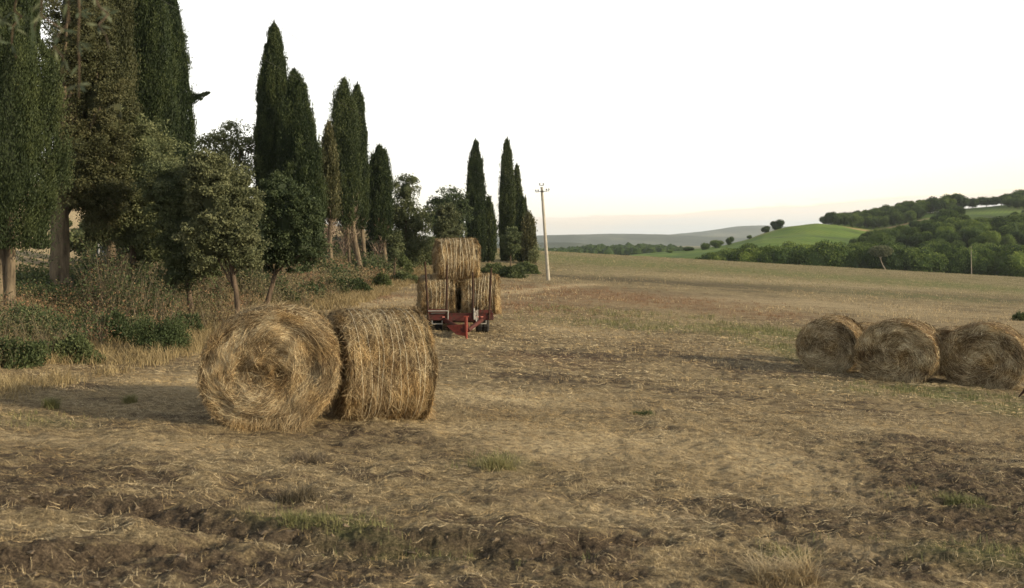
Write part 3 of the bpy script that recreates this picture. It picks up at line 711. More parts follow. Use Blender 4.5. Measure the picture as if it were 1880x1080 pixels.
shrub(255, 22, 60, 60, 'small fresh green bush between the two pale trunks', 202, 'bush', 6000, .05)
for i,(px,d,w,h,lab,mt) in enumerate([
 (560,40,50,34,'dark shrub behind the dry grass above the second bale','bramble'),(612,44,56,36,'grey green shrub below the wide cypress','bramble'),(655,46,60,38,'dull green shrub under the bare cypress trunks','bramble'),
 (700,52,50,34,'green shrub beside the crooked sapling','bush'),(530,36,46,34,'mottled shrub to the right of the slanting trunk','bramble'),(745,60,60,24,'low shrub left of the trailer bales','bramble'),
 (905,80,60,24,'shrub under the low cypress right of the trailer','bush'),(940,76,62,26,'shrub under the little round oak','bramble'),(970,84,56,20,'low shrub at the foot of the cypress group','bush'),
 (635,70,50,50,'tall shrub between the rear cypress trunks','oak_dark'),(735,70,50,50,'leafy shrub filling the gap below the ragged tree','bush'),(30,15,120,70,'thorny green shrub at the left edge','bramble'),(135,16.5,110,62,'second thorny shrub from the left edge','bramble'),(60,19,140,60,'tangled shrub at the foot of the two pale trunks','oak_dark'),(215,20,110,62,'grey green scrub left of the bright green bush','bramble'),(345,23,70,46,'low scrub right of the bright green bush','bramble')]):
    shrub(px, d, w, h, lab, 210+i, mt, 9000, .03+.0016*d)
shrub(1872, 55, 26, 20, 'small bright green bush at the right edge of the field', 240, 'bush', 2500, .1)['group'] = 'shrubs in the field'

# ------------------------------------------------------------------ woods on the right (copies)
def far_crown(seed, kind, mat):
    global rng
    rng = np.random.default_rng(seed); mb = MB()
    nl = 5 if kind != 'pine' else 4
    for k in range(nl):
        a = rng.random()*6.28; q = .26 if k else 0
        if kind == 'pine': c = np.array([math.cos(a)*q*1.2, math.sin(a)*q*1.2, .68+.08*rng.random()]); r = np.array([.32,.32,.26])*(.8+.4*rng.random())
        else: c = np.array([math.cos(a)*q, math.sin(a)*q, .42+.34*rng.random()]); r = np.array([.27,.27,.26])*(.75+.5*rng.random())
        if k == 0 and kind != 'pine': c[2] = .5; r = np.array([.36,.36,.46])
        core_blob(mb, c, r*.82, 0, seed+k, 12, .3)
        m_ = 800; dv = rdir(m_); lump = 1+.16*fbm(dv[:,0]*3,dv[:,1]*3,dv[:,2]*3, seed+k, 2)
        p_ = c+dv*r*lump[:,None]*(.86+.2*rng.random((m_,1)))
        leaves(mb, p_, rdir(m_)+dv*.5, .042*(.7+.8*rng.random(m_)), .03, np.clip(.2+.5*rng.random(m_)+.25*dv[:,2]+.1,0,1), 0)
    if kind == 'pine': mb.tube([(0,0,0),(.02,0,.4),(0,.01,.75)], [.025,.018,.012], 6, .3, 1)
    else: mb.tube([(0,0,-.05),(.01,0,.35)], [.03,.02], 6, .3, 1)
    me = mb.build('far_tree', [M[mat], M['bark_dark']]); d_ = me.data; bpy.data.objects.remove(me); return d_
FT = {k: [far_crown(300+i+j*20, kd, mt) for i in range(4)] for j,(k,kd,mt) in enumerate([('oak','oak','far'),('light','oak','far_light'),('pine','pine','far')])}
rf = random.Random(3)
def far_tree(kind, px, d, hpx, label, group, wide=1.0, cat='tree', z=None, name='wood_tree', sink=.03):
    x = (px-CX)/F*d; zz = float(hill_z(x, d)) if z is None else z
    o = bpy.data.objects.new(name, rf.choice(FT[kind])); C.objects.link(o); h = hpx/F*d
    o.location = (x, d, zz-sink*h); w = h*wide; o.scale = (w, w, h); o.rotation_euler = (0,0,rf.random()*6.28)
    tag(o, label, cat, group); return o
# valley band just behind the field edge
npx = 1300
while npx < 1925:
    for row in range(2):
        px = npx+rf.uniform(-5,5)+row*6; d = 262+row*24+rf.uniform(-5,5)
        topy = float(np.interp(px, [1290,1320,1400,1480,1560,1650,1750,1880],[470,460,452,449,450,450,452,452]))+rf.uniform(-6,5)+row*-2
        x = (px-CX)/F*d; zb = min(float(hill_z(x,d)), H+(HY-float(np.interp(px,[1250,1330,1440,1700,1880],[476,480,488,503,512])))/F*d)
        h = (H+(HY-topy)/F*d) - zb
        far_tree('light' if rf.random()<.18 else 'oak', px, d, h/d*F, 'rounded dark tree in the long belt of wood along the far field edge', 'trees in the belt of wood along the far field edge', rf.uniform(.75,1.1), z=zb)
    npx += rf.uniform(13,19)
# slope wood
cnt = 0
for row, d in enumerate(np.linspace(318, 530, 14)):
    lo = float(np.interp(d, [318,360,420,470,500],[1560,1580,1600,1640,1680]))
    px = lo+rf.uniform(0,10)
    while px < 1900:
        hh = rf.choice((20,24,28,32,36,42)); pyb = HY-(float(hill_z((px-CX)/F*d, d))-H)/d*F
        grass = pyb-hh < float(np.interp(px, [1560,1590,1650,1722,1750,1785,1840,1852,1880],[428,423,412,396,376,396,403,390,378]))
        if grass and hh > 17: hh = 15; grass = pyb-hh < float(np.interp(px, [1560,1590,1650,1722,1750,1785,1840,1852,1880],[428,423,412,396,376,396,403,390,378]))
        if not grass:
            far_tree('light' if rf.random()<.16 else 'oak', px, d+rf.uniform(-7,7), hh, 'dark rounded tree in the dense wood covering the right hillside', 'trees in the wood on the right hillside', rf.uniform(.9,1.25))
        px += rf.uniform(15,22)
# ridge wood above the dirt track
for row, d in enumerate((495, 512, 530, 548)):
    px = 1512+row*7+rf.uniform(0,5)
    while px < (1690, 1700, 1750, 1762)[row]:
        far_tree('light' if rf.random()<.15 else 'oak', px, d+rf.uniform(-5,5), rf.uniform(17,25)+3*(px>1590)+5*(px>1690), 'rounded tree in the ridge wood above the dirt track', 'trees in the ridge wood above the dirt track', rf.uniform(.8,1.2))
        px += rf.uniform(10,15)
for px, d in ((1853,525),(1862,538),(1871,522),(1880,540),(1890,528),(1868,512),(1884,508)):
    far_tree('oak', px, d, rf.uniform(17,24), 'dark rounded tree in the dense wood covering the right hillside', 'trees in the wood on the right hillside', 1.2)
far_tree('oak', 1766, 560, 20, 'dark round tree alone on the right skyline', 'lone trees on the right skyline', 1.1)
far_tree('oak', 1786, 560, 21, 'domed lighter tree on the right skyline beside the wide pine', 'lone trees on the right skyline', 1.4)
far_tree('pine', 1812, 565, 27, 'left pine of a wide joined pair on the right skyline', 'pines on the right skyline', 1.4, 'pine tree', name='pine_tree', sink=.33)
far_tree('pine', 1838, 565, 30, 'right and taller pine of a wide joined pair on the right skyline', 'pines on the right skyline', 1.4, 'pine tree', name='pine_tree', sink=.33)
far_tree('pine', 1864, 562, 30, 'pine at the right edge left of the last one on the skyline', 'pines on the right skyline', 1.3, 'pine tree', name='pine_tree', sink=.33)
far_tree('pine', 1883, 560, 36, 'last pine cut by the right edge on the skyline', 'pines on the right skyline', 1.4, 'pine tree', name='pine_tree', sink=.33)
for px, d, h, w_, lab in [(1262,440,10,2.2,'low spreading bush at the left foot of the green hill'),(1293,430,16,1.1,'leftmost of two close round trees on the low end of the green hill'),(1316,435,17,1.3,'wider of two close round trees on the low end of the green hill'),
   (1339,445,17,.8,'narrow upright tree alone halfway up the left side of the green hill'),(1377,462,8,1.2,'small round bush on the hill crest between the narrow tree and the pair'),(1407,470,15,1.05,'smaller of the pair of trees on the crest of the green hill'),(1426,472,21,1.1,'bigger of the pair of trees on the crest of the green hill'),
   (1230,430,6,2.0,'tiny flat bush beyond the field left of the green hill')]:
    far_tree('oak', px, d, h, lab, 'scattered trees on the green hill', w_*1.12, name='hill_tree', sink=.15)
# two trees with pale trunks in the belt
def pale_tree(px, d, y0, y1, lean, label, dead):
    x, _, zt = W(px, y1, d); zb = H+(HY-y0)/F*d
    root = empty('pale_tree', (x, d, zb)); tag(root, label, 'tree')
    h = zt-zb; tb = MB(); t = np.linspace(0,1,7); P_ = np.stack([lean*np.sin(t*1.9)*h, 0*t, t*h], -1)
    tb.tube(P_, h*(.012 if dead else .022)*np.linspace(1.2,.45,7), 7, .5)
    for s in (() if dead else ((-.4,.25),(.35,.3),(-.2,.35),(.15,-.2))):
        a = P_[4]; e = a+np.array([s[0]*h*.8, s[1]*h*.3, .3*h]); tb.tube([a,(a+e)/2+np.array([0,0,.04*h]),e], [h*.013,h*.009,h*.004], 5, .5)
    tb.build('trunk', M['bark_pale'], root)
    if not dead:
        mb = MB(); rg = rdir(2600)*(rng.random((2600,1))**.5); p_ = rg*np.array([h*.62,h*.5,h*.28])+np.array([lean*h*.9,0,h*1.05])
        leaves(mb, p_, rdir(2600), .5, .3, .5+.5*rng.random(2600)); mb.build('crown', M['oak_dry'], root)
pale_tree(1629, 246, 500, 463, -.35, 'pale leaning bare trunk with a thin light crown in front of the wood belt', False)
pale_tree(1784, 248, 506, 452, -.02, 'straight dead pale trunk standing in the wood belt on the right', True)

# far woodland in the valley, one soft mass
mb = MB(); rng = np.random.default_rng(88)
for k in range(420):
    px = rng.uniform(930, 1262); d = rng.uniform(640, 900); x = (px-CX)/F*d
    top = float(np.interp(px, [930,1000,1060,1085,1120,1180,1230,1262],[454,455,452,448,450,447,449,455])) + (900-d)/260*7 + 2.5 + rng.uniform(-2,2)
    hz = H+(HY-top)/F*d; r = rng.uniform(3,6); c = np.array([x,d,hz-r*.8])
    core_blob(mb, c, (r*.9,r*.9,r), 0, k, 8, .35)
    core_blob(mb, c-np.array([0,0,r*.9]), (r*1.1,r*1.1,r*.9), 0, k, 8, .3)
    dv = rdir(60); leaves(mb, c+dv*r*.95, rdir(60), 1.1, .7, .2+.6*rng.random(60))
o = mb.build('far_woodland', M['far']); tag(o, 'hazy dark strip of woodland beyond the field crest', 'woodland', kind='stuff')

# ------------------------------------------------------------------ hay bales
def bale(name, loc, yaw, Rr, L, label, seed, group, n_face=9000, n_side=7000, slump=.95, wide=1.03, mats=('straw','straw_grey'), twines=0, sw=.004, fringe=700, faces=(-1,1), flat=.07, tilt=0):
    """axis along local X. loc = ground point below the centre"""
    global rng
    rng = np.random.default_rng(seed)
    root = empty(name, loc, yaw); tag(root, label, 'hay bale', group)
    if tilt: root.rotation_euler[1] = tilt
    def warp(p):
        q = p.copy(); zc = q[...,2]; q[...,1] *= wide*(1+.03*np.clip(-zc/Rr,0,1)); q[...,2] = zc*slump
        zb = -Rr*slump*(1-flat); q[...,2] = np.where(q[...,2] < zb, zb+(q[...,2]-zb)*.2, q[...,2]); q[...,2] += Rr*slump*(1-flat)+.0
        return q
    def side(th, a, lift=0):
        cs, sn = np.cos(th), np.sin(th)
        d_ = .05*fbm(cs*1.4, sn*1.4, a*1.6, seed, 3)+.034*fbm(cs*3.5, sn*3.5, a*14, seed+3, 3)
        e = np.clip(np.abs(a)/(L/2), 0, 1); r = Rr*(1-.085*e**7)+d_ + lift
        return warp(np.stack([a, cs*r, sn*r], -1))
    def face(r, th, s, lift=0):
        cs, sn = np.cos(th), np.sin(th); sp = th/(2*np.pi)
        d_ = .05*fbm(cs*r*2.4, sn*r*2.4, 3.3*s, seed+7, 4) + .075*fbm(cs*r*7, sn*r*7, 3.3*s, seed+17, 3) + .040*noise3((r/Rr)*9+sp*s, cs*1.2, sn*1.2, seed+9) 
        a = L/2 - .06*(r/Rr)**5 + d_*np.clip(1.25-(r/Rr)**4,0,1) + .02
        rr = r + .04*fbm(cs*1.4, sn*1.4, s*L/2*1.6, seed, 3)*(r/Rr)
        return warp(np.stack([s*(a+lift), cs*rr, sn*rr], -1))
    mb = MB()
    nth, na = 110, 36
    TH, A = np.meshgrid(np.linspace(0,2*np.pi,nth,endpoint=False), np.linspace(-L/2,L/2,na)); v = side(TH, A, -.015)
    f = [[i*nth+j, i*nth+(j+1)%nth, (i+1)*nth+(j+1)%nth, (i+1)*nth+j] for i in range(na-1) for j in range(nth)]
    mb.add(v, np.array(f), .5, 1, True)
    for s in (-1,1):
        RR, TH = np.meshgrid(np.linspace(.002,1,22)*Rr*.985, np.linspace(0,2*np.pi,nth,endpoint=False), indexing='ij'); v = face(RR, TH, s, -.02)
        f = [[i*nth+j, i*nth+(j+1)%nth, (i+1)*nth+(j+1)%nth, (i+1)*nth+j] for i in range(21) for j in range(nth)]
        mb.add(v, np.array(f), .5, 1, True)
    # side straws: mostly wound round the bale
    n = n_side; th0 = rng.random(n)*2*np.pi; a0 = (rng.random(n)-.5)*L*.99; ln = .05+.14*rng.random(n)
    ang = rng.normal(size=n)*.62; ang[rng.random(n)<.25] += rng.uniform(-1.4,1.4)
    k = np.linspace(-.5,.5,4)[None,:]; th = th0[:,None]+k*(ln*np.cos(ang))[:,None]/Rr; a = np.clip(a0[:,None]+k*(ln*np.sin(ang))[:,None], -L/2, L/2)
    lift = (.004+.016*rng.random(n)**2)[:,None]+ (rng.random(n)**5*.055)[:,None]*(k+.5)**2*1.5
    P_ = side(th, a, lift); tilt_ = rng.normal(size=(n,3))*.35
    nrm = np.stack([0*th0, np.cos(th0), np.sin(th0)], -1); dirv = P_[:,3]-P_[:,0]
    rn = np.clip(.06+.30*fbm(th0*5, a0*9, 0, seed+21, 3)+.34*fbm(np.cos(th0)*1.8, np.sin(th0)*1.8, a0*2.2, seed+22, 2)+.85*rng.random(n)**1.2, 0, 1)
    hgt = np.sin(th0)   # the sun-bleached greyer top half against the fresher lower half
    grey = rng.random(n) < np.clip(.25+.55*hgt, .05, .9)
    for g, mi in ((grey, 2), (~grey, 0)):
        ribbons(mb, P_[g], np.cross(dirv, nrm+tilt_)[g], sw*(.7+.6*rng.random(g.sum())), rn[g], mi)
    # face straws: swirl following the rolled layers, messy near the middle
    for s in faces:
        n = n_face; r0 = np.sqrt(rng.random(n))*Rr*.99; th0 = rng.random(n)*2*np.pi
        x0 = np.cos(th0)*r0; y0 = np.sin(th0)*r0
        flow = .30*s + fbm(x0*3.2, y0*3.2, s*4., seed+31, 3)*(1.5-.7*r0/Rr) + rng.normal(size=n)*.30 + (1-r0/Rr)**2*rng.normal(size=n)*1.2 + (rng.random(n)<.12)*rng.uniform(-1.2,1.2,n)
        ln = (.07+.2*rng.random(n)); cv = ln/np.maximum(r0,.18)*.5
        k = np.linspace(-.5,.5,4)[None,:]
        aa = th0+np.pi/2+flow
        xs2 = x0[:,None]+k*ln[:,None]*np.cos(aa[:,None]+k*cv[:,None]); ys2 = y0[:,None]+k*ln[:,None]*np.sin(aa[:,None]+k*cv[:,None])
        r2 = np.hypot(xs2, ys2); t2 = np.arctan2(ys2, xs2); t2 = th0[:,None]+((t2-th0[:,None]+np.pi)%(2*np.pi)-np.pi); over = np.clip(r2-Rr, 0, None)
        lift = (.004+.022*rng.random(n)**2)[:,None] + (rng.random(n)**4*.07)[:,None]*(k+.5)**2
        P_ = face(np.minimum(r2, Rr*1.02)+over*.3, t2, s, lift)
        dirv = P_[:,3]-P_[:,0]; nrm = np.array([s,0,0.])+rng.normal(size=(n,3))*.4
        rn = np.clip(.04+.28*fbm(x0*7, y0*7, s*2., seed+41, 3)+.40*fbm(x0*2.6, y0*2.6, s*3., seed+43, 2)+.22*noise3((r0/Rr)*7+s*th0/(2*np.pi), np.cos(th0)*1.0, np.sin(th0)*1.0, seed+9)+.85*rng.random(n)**1.15, 0, 1)
        g = rng.random(n) < .3
        ribbons(mb, P_[g], np.cross(dirv, nrm)[g], sw*(.8+.7*rng.random(g.sum())), rn[g], 2)
        ribbons(mb, P_[~g], np.cross(dirv, nrm)[~g], sw*(.8+.7*rng.random((~g).sum())), rn[~g], 0)
    for s in faces:
        n = n_face//26; r0 = np.sqrt(rng.random(n))*Rr*.93; th0 = rng.random(n)*2*np.pi; x0 = np.cos(th0)*r0; y0 = np.sin(th0)*r0
        aa = th0+np.pi/2+rng.normal(size=n)*.95; ln = .08+.22*rng.random(n); k = np.linspace(-.5,.5,5)[None,:]; bd = rng.normal(size=n)*.5
        xs2 = x0[:,None]+k*ln[:,None]*np.cos(aa[:,None]+bd[:,None]*k); ys2 = y0[:,None]+k*ln[:,None]*np.sin(aa[:,None]+bd[:,None]*k)
        r2 = np.minimum(np.hypot(xs2, ys2), Rr); t2 = np.arctan2(ys2, xs2); P_ = face(r2, t2, s, .012+.012*rng.random((n,1))+.04*(rng.random((n,1))**3)*(k+.5))
        ribbons(mb, P_, np.cross(P_[:,-1]-P_[:,0], np.array([s,0,0.])+rng.normal(size=(n,3))*.3), sw*1.05, .45+.42*rng.random(n), 0, True)
    n = n_side//34; th0 = rng.random(n)*2*np.pi; a0 = (rng.random(n)-.5)*L*.95; ang = rng.normal(size=n)*1.0; ln = .06+.16*rng.random(n); k = np.linspace(-.5,.5,5)[None,:]
    P_ = side(th0[:,None]+k*(ln*np.cos(ang))[:,None]/Rr, np.clip(a0[:,None]+k*(ln*np.sin(ang))[:,None], -L/2, L/2), .014+.015*rng.random((n,1))+.04*(rng.random((n,1))**2)*(k+.5))
    ribbons(mb, P_, np.cross(P_[:,-1]-P_[:,0], np.stack([0*th0, np.cos(th0), np.sin(th0)], -1)+rng.normal(size=(n,3))*.3), sw*1.05, .42+.42*rng.random(n), 2, True)
    # frayed rims and loose stalks
    for s in (-1,1):
        n = fringe; th0 = rng.random(n)*2*np.pi; a0 = s*(L/2-.07*rng.random(n)); P0 = side(th0, a0, -.005)
        out = np.stack([s*(.3+.9*rng.random(n)), np.cos(th0)*rng.uniform(.1,1,n), np.sin(th0)*rng.uniform(.0,1,n)-.1], -1)
        tg = np.stack([0*th0, -np.sin(th0), np.cos(th0)], -1)*rng.normal(size=(n,1))*1.3
        dv = unit(out+tg)*(.03+.10*rng.random(n)**1.8)[:,None]; k = np.linspace(0,1,4)[None,:,None]
        P_ = P0[:,None,:]+dv[:,None,:]*k + np.array([0,0,-1.])*(k**2)*(.045*rng.random((n,1,1)))
        P_[...,2] = np.maximum(P_[...,2], .01)
        ribbons(mb, P_, rdir(n), sw, .35+.6*rng.random(n), 0)
    n = fringe//2; th0 = rng.random(n)*2*np.pi; a0 = (rng.random(n)-.5)*L; P0 = side(th0, a0, 0)
    dv = unit(np.stack([rng.normal(size=n)*.8, np.cos(th0)*.7, np.sin(th0)*.7], -1)+rng.normal(size=(n,3))*.5)*(.03+.06*rng.random(n))[:,None]
    k = np.linspace(0,1,3)[None,:,None]; P_ = P0[:,None,:]+dv[:,None,:]*k; P_[...,2] = np.maximum(P_[...,2], .01)
    ribbons(mb, P_, rdir(n), sw*.8, .4+.6*rng.random(n), 0)
    # hanging beard of straw at the foot of each end
    for s in (-1,1):
        n = fringe//2; y0 = rng.uniform(-.55,.55,n)*Rr; P0 = np.stack([s*(L/2-.02+0*y0), y0, .07+.2*rng.random(n)], -1)
        dv = np.stack([s*(.04+.13*rng.random(n)), rng.normal(size=n)*.08, -.1-.1*rng.random(n)], -1)
        P_ = P0[:,None,:]+dv[:,None,:]*k; P_[...,2] = np.maximum(P_[...,2], .008); ribbons(mb, P_, rdir(n), sw, .3+.6*rng.random(n), 0)
    mb.build('roll', [M[mats[0]], M['core'], M[mats[1]]], root)
    for i in range(twines):
        a_ = (-.5+(i+.5)/twines+rng.uniform(-.02,.02))*L*.8; ph0 = rng.uniform(0, 6.28)
        tt = np.linspace(0, 2*np.pi, 61); aa = a_+.02*np.sin(tt*2+i)+.02*noise3(tt*1.5, i, 0, seed)
        aa = aa*(1-sstep(5.8,6.28,tt))+aa[0]*sstep(5.8,6.28,tt)
        tb = MB(); tb.tube(side(tt, aa, .016), sw*.85, 4, .5, 0, False); tb.build('twine', M['twine'], root)
    return root

GP = 'the two bales in the foreground'
x, d = (490-CX)/F*10.95, 10.95
bale('hay_bale', (-2.63, 11.0, float(G(-2.6,10.8))-.02), R(96.5), .68, 1.03, 'large golden round bale facing the camera at the left foreground, coiled end in view', 401, GP, 20000, 12000, .985, 1.03, sw=.0044, fringe=1300, twines=0, faces=(-1,1))
bale('hay_bale', (-1.64, 11.98, float(G(-1.61,11.9))-.05), R(25), .695, 1.03, 'round bale lying sideways against the golden one, pale twines round its side', 402, GP, 6000, 22000, .985, 1.0, sw=.0044, fringe=1400, twines=9)
GR = 'the row of bales on the right'
def ground_bale(px, d, yaw, Rr, L, lab, seed, **kw):
    x = (px-CX)/F*d; bale('hay_bale', (x, d, float(G(x, d))-.03), yaw, Rr, L, lab, seed, GR, **kw)
ground_bale(1527, 22.9, R(90-30), .67, 1.2, 'smallest and leftmost bale of the row on the right', 411, n_face=5200, n_side=3600, slump=.95, wide=1.0, sw=.0085, fringe=600, mats=('straw_grey','straw'))
ground_bale(1652, 21.2, R(90-30), .755, 1.2, 'middle bale of the front row on the right, wide slumped coil', 412, n_face=6500, n_side=4000, slump=.91, wide=1.07, sw=.0085, fringe=1100, mats=('straw_grey','straw'), flat=.12)
ground_bale(1809, 20.95, R(90-33), .775, 1.2, 'sagging bale cut by the right edge of the picture', 413, n_face=6500, n_side=4000, slump=.91, wide=1.08, sw=.0085, fringe=1100, mats=('straw_grey','straw'), flat=.12)
ground_bale(1583, 24.3, R(90-34), .58, 1.2, 'half hidden bale behind the gap between the left and middle ones', 414, n_face=2500, n_side=3500, slump=.95, wide=1.0, sw=.007, fringe=400)
ground_bale(1746, 23.1, R(90-34), .61, 1.2, 'dark bale peeping between the middle and right ones from behind', 415, n_face=2500, n_side=3500, slump=.95, wide=1.0, sw=.007, fringe=400)

# ------------------------------------------------------------------ trailer
TX, TY = (844-CX)/F*27.9, 27.9; TZ = float(G(TX, TY+.5))-.03; yaw = R(3)
tr = empty('bale_trailer', (TX, TY, TZ), yaw); tag(tr, 'red flatbed farm trailer loaded with round bales, drawbar towards the camera', 'trailer')
ZD = .50
mb = MB()   # chassis: front beam, side rails, cross members, long beams
mb.box((.02,0,.49), (1.84,.09,.19), bev=.008); mb.box((.02,.0,.585), (1.84,.13,.02), bev=.004)
for sx in (-.88,.92):
    mb.box((sx,3.05,.46), (.07,6.0,.10), bev=.008)
for sx in (-.42,.42): mb.box((sx,3.1,.36), (.1,5.9,.13), bev=.008)
for yy_ in (1.0,2.2,3.4,4.6,6.0): mb.box((.02,yy_,.44), (1.7,.07,.07), bev=.006)
mb.box((.02,0,.395), (.95,.07,.06), bev=.006)
mb.build('chassis', M['red'], tr)
for bx_, bz_, bh_ in ((-.60,.655,.11),(.62,.64,.09)):
    mb = MB(); mb.box((bx_,-.055,bz_), (.56,.035,bh_), bev=.006); mb.build('headboard_rail', M['red'], tr)
mb = MB()
for sx, w_ in ((-.60,.56),): 
    mb.box((sx,-.085,.665), (w_,.02,.022)); mb.box((sx+w_/2,-.085,.55), (.025,.022,.25)); 
mb.build('bracket', M['white_metal'], tr)
mb = MB(); mb.box((-.60,-.07,.60), (.4,.03,.035)); mb.build('slot', M['steel_dark'], tr)
for sx in (-.45,.50,.62):
    mb = MB(); mb.box((sx,-.062,.49), (.07,.022,.028), bev=.004); mb.build('reflector', M['lamp_red'], tr)
for sx in (-.63,.60):
    mb = MB(); mb.box((sx,-.03,.30), (.3,.025,.028)); mb.box((sx-.14,-.03,.34), (.022,.025,.1)); mb.box((sx+.14,-.03,.34), (.022,.025,.1)); mb.build('step_bracket', M['white_metal'], tr)
# drawbar triangle
mb = MB()
hit = np.array([.16,-1.75,.24])
for sx in (-.42,.62):
    mb.tube([(sx,0,.40), tuple(hit+np.array([np.sign(sx)*.06,0,.02]))], [.065,.055], 6)
mb.box((.16,-1.5,.33), (.16,.5,.13), bev=.01); mb.build('drawbar', M['red'], tr)
mb = MB()   # faded towing plate seen from the front: shield shape
pl = np.array([(-.36,-1.45,.36),(.16,-1.72,.42),(.16,-1.72,.10),(-.10,-1.6,.14)]); pl2 = pl+np.array([0,.05,0])
mb.add(np.concatenate([pl,pl2]), np.array([[0,3,2,1],[4,5,6,7],[0,1,5,4],[1,2,6,5],[2,3,7,6],[3,0,4,7]])); mb.build('hitch_plate', M['red_light'], tr)
mb = MB(); mb.tube([(.17,-1.78,.62),(.17,-1.78,.25)], .045, 10); mb.tube([(.17,-1.78,.3),(.18,-1.78,-.02)], .034, 10); mb.box((.18,-1.78,-.02), (.16,.16,.02), bev=.004); mb.box((.17,-1.78,.62), (.14,.05,.04), bev=.006); mb.build('jack_stand', M['red_light'], tr)
mb = MB(); t = np.linspace(0,1,14)
mb.tube(np.stack([.42-.2*t+.12*np.sin(t*3.14), -.1-1.5*t, .66-.42*t-.14*np.sin(t*3.14)], -1), .013, 6); mb.tube(np.stack([.45+.02*np.sin(t*9), -.1+0*t, .68-.4*t], -1), .012, 6); mb.build('hose', M['hose'], tr)
mb = MB(); mb.tube([(.40,-.1,.74),(.40,-.12,.42)], .02, 6); mb.tube([(.5,-.1,.70),(.5,-.12,.36)], .014, 6); mb.build('hose_holder', M['white_metal'], tr)
# posts
for i,(sx, top, ln) in enumerate([(-.93,2.04,.03),(-.36,1.95,-.005),(.37,1.74,.0),(.86,1.86,-.02)]):
    mb = MB(); lx = [(sx+ln*2, -.05 if i%2 else -.04, .42),(sx+ln*.6,-.05,1.1),(sx-ln*1.2,-.04,top)]; mb.tube(lx, [.034,.03,.024], 8); mb.build('post', M['rust'], tr)
# wheels
def wheel(x, y, rad=.34, w=.2):
    g = MB(); a = np.linspace(0,2*np.pi,28,endpoint=False); prof = [(-w/2+.01,.55),(-w/2,.8),(-w/2+.02,.95),(-w/4,1),(0,1.0),(w/4,1),(w/2-.02,.95),(w/2,.8),(w/2-.01,.55)]
    V = np.array([[ (px_, math.cos(t)*rad*r*(1-(.035 if (k%2 and r>.94) else 0)), math.sin(t)*rad*r*(1-(.035 if (k%2 and r>.94) else 0))) for k,t in enumerate(a)] for px_, r in prof])
    f = [[i*28+j, i*28+(j+1)%28, (i+1)*28+(j+1)%28, (i+1)*28+j] for i in range(len(prof)-1) for j in range(28)]
    g.add(V.reshape(-1,3)+np.array([x,y,rad-.02]), np.array(f)); ty = g.build('wheel', M['black_rubber'], tr)
    h = MB(); h.tube([(x-w*.38,y,rad-.02),(x-w*.2,y,rad-.02),(x+w*.2,y,rad-.02),(x+w*.38,y,rad-.02)], [rad*.56,rad*.5,rad*.5,rad*.56], 20); h.tube([(x-w*.5,y,rad-.02),(x+w*.5,y,rad-.02)], .06, 10); h.build('rim', M['rim'], ty)
for yy_ in (.75, 4.6):
    for sx in (-.78,-.60,.56,.74): wheel(sx, yy_)
for yy_ in (.75, 4.6):
    mb = MB(); mb.tube([(-.85,yy_,.32),(.85,yy_,.32)], .045, 8); mb.build('axle', M['steel_dark'], tr)
mb = MB()
for k in range(9): mb.box((.02-.8+k*.2,3.05,.515), (.185,5.9,.03), bev=.004)
mb.build('deck', M['rust'], tr)

GT = 'round bales loaded on the red trailer'
ca, sa = math.cos(yaw), math.sin(yaw)
def tb_bale(lx, ly, lz, dyaw, Rr, L, lab, seed, **kw):
    bale('hay_bale', (TX+lx*ca-ly*sa, TY+lx*sa+ly*ca, TZ+lz), yaw+dyaw, Rr, L, lab, seed, GT, **kw)
zt = .52
tb_bale(-.65,.76,zt, R(5), .60, .94, 'lower left bale at the front of the red trailer', 421, n_face=3500, n_side=7000, slump=.97, sw=.0075, fringe=700, mats=('straw','straw_grey'), twines=6)
tb_bale(.60,.76,zt, R(-3), .60, .94, 'lower right bale at the front of the red trailer with a frayed sunlit end', 422, n_face=4500, n_side=7000, slump=.97, sw=.0075, fringe=1600, twines=8)
tb_bale(-.10,.72,zt+.995, R(7), .605, 1.16, 'topmost bale perched above the others on the red trailer', 423, n_face=5000, n_side=9000, slump=.985, sw=.0075, fringe=900, twines=10, flat=.05)
tb_bale(-.62,2.08,zt, R(3), .60, 1.10, 'bale mostly hidden behind the lower left one on the trailer', 424, n_face=1500, n_side=2500, sw=.009, fringe=300)
tb_bale(.60,2.08,zt, R(-3), .60, 1.10, 'bale mostly hidden behind the lower right one on the trailer', 425, n_face=1500, n_side=2500, sw=.009, fringe=300)
tb_bale(.04,2.0,zt+.0, R(0), .60, .3, 'recessed bale in the dark gap below the topmost one', 426, n_face=600, n_side=2500, sw=.009, fringe=150) if False else None

# ------------------------------------------------------------------ power pole and wires
PXB = W(1007, 515, 75); pb = empty('power_pole', PXB); tag(pb, 'leaning concrete power pole with a crossbar, standing in the field', 'power pole')
topx = (994.5-CX)/F*75-PXB[0]; toph = (515-341)/F*75
mb = MB(); t = np.linspace(0,1,6); mb.tube(np.stack([topx*t, 0*t, toph*t-.1], -1), np.linspace(.14,.095,6), 14); mb.build('pole', M['concrete'], pb)
def onp(h): return np.array([topx*h/toph, 0, h])
mb = MB(); c0 = onp((515-352)/F*75)
mb.tube([c0+np.array([-.5,-.16,-.04]), c0+np.array([0,-.16,0]), c0+np.array([.52,-.16,.05])], .028, 6); mb.box(tuple(c0+np.array([0,-.13,0])), (.3,.05,.07)); 
c1 = onp(toph); mb.tube([c1+np.array([-.15,0,.0]), c1+np.array([.14,0,.01])], .025, 6); mb.build('crossbar', M['steel_dark'], pb)
ins = []
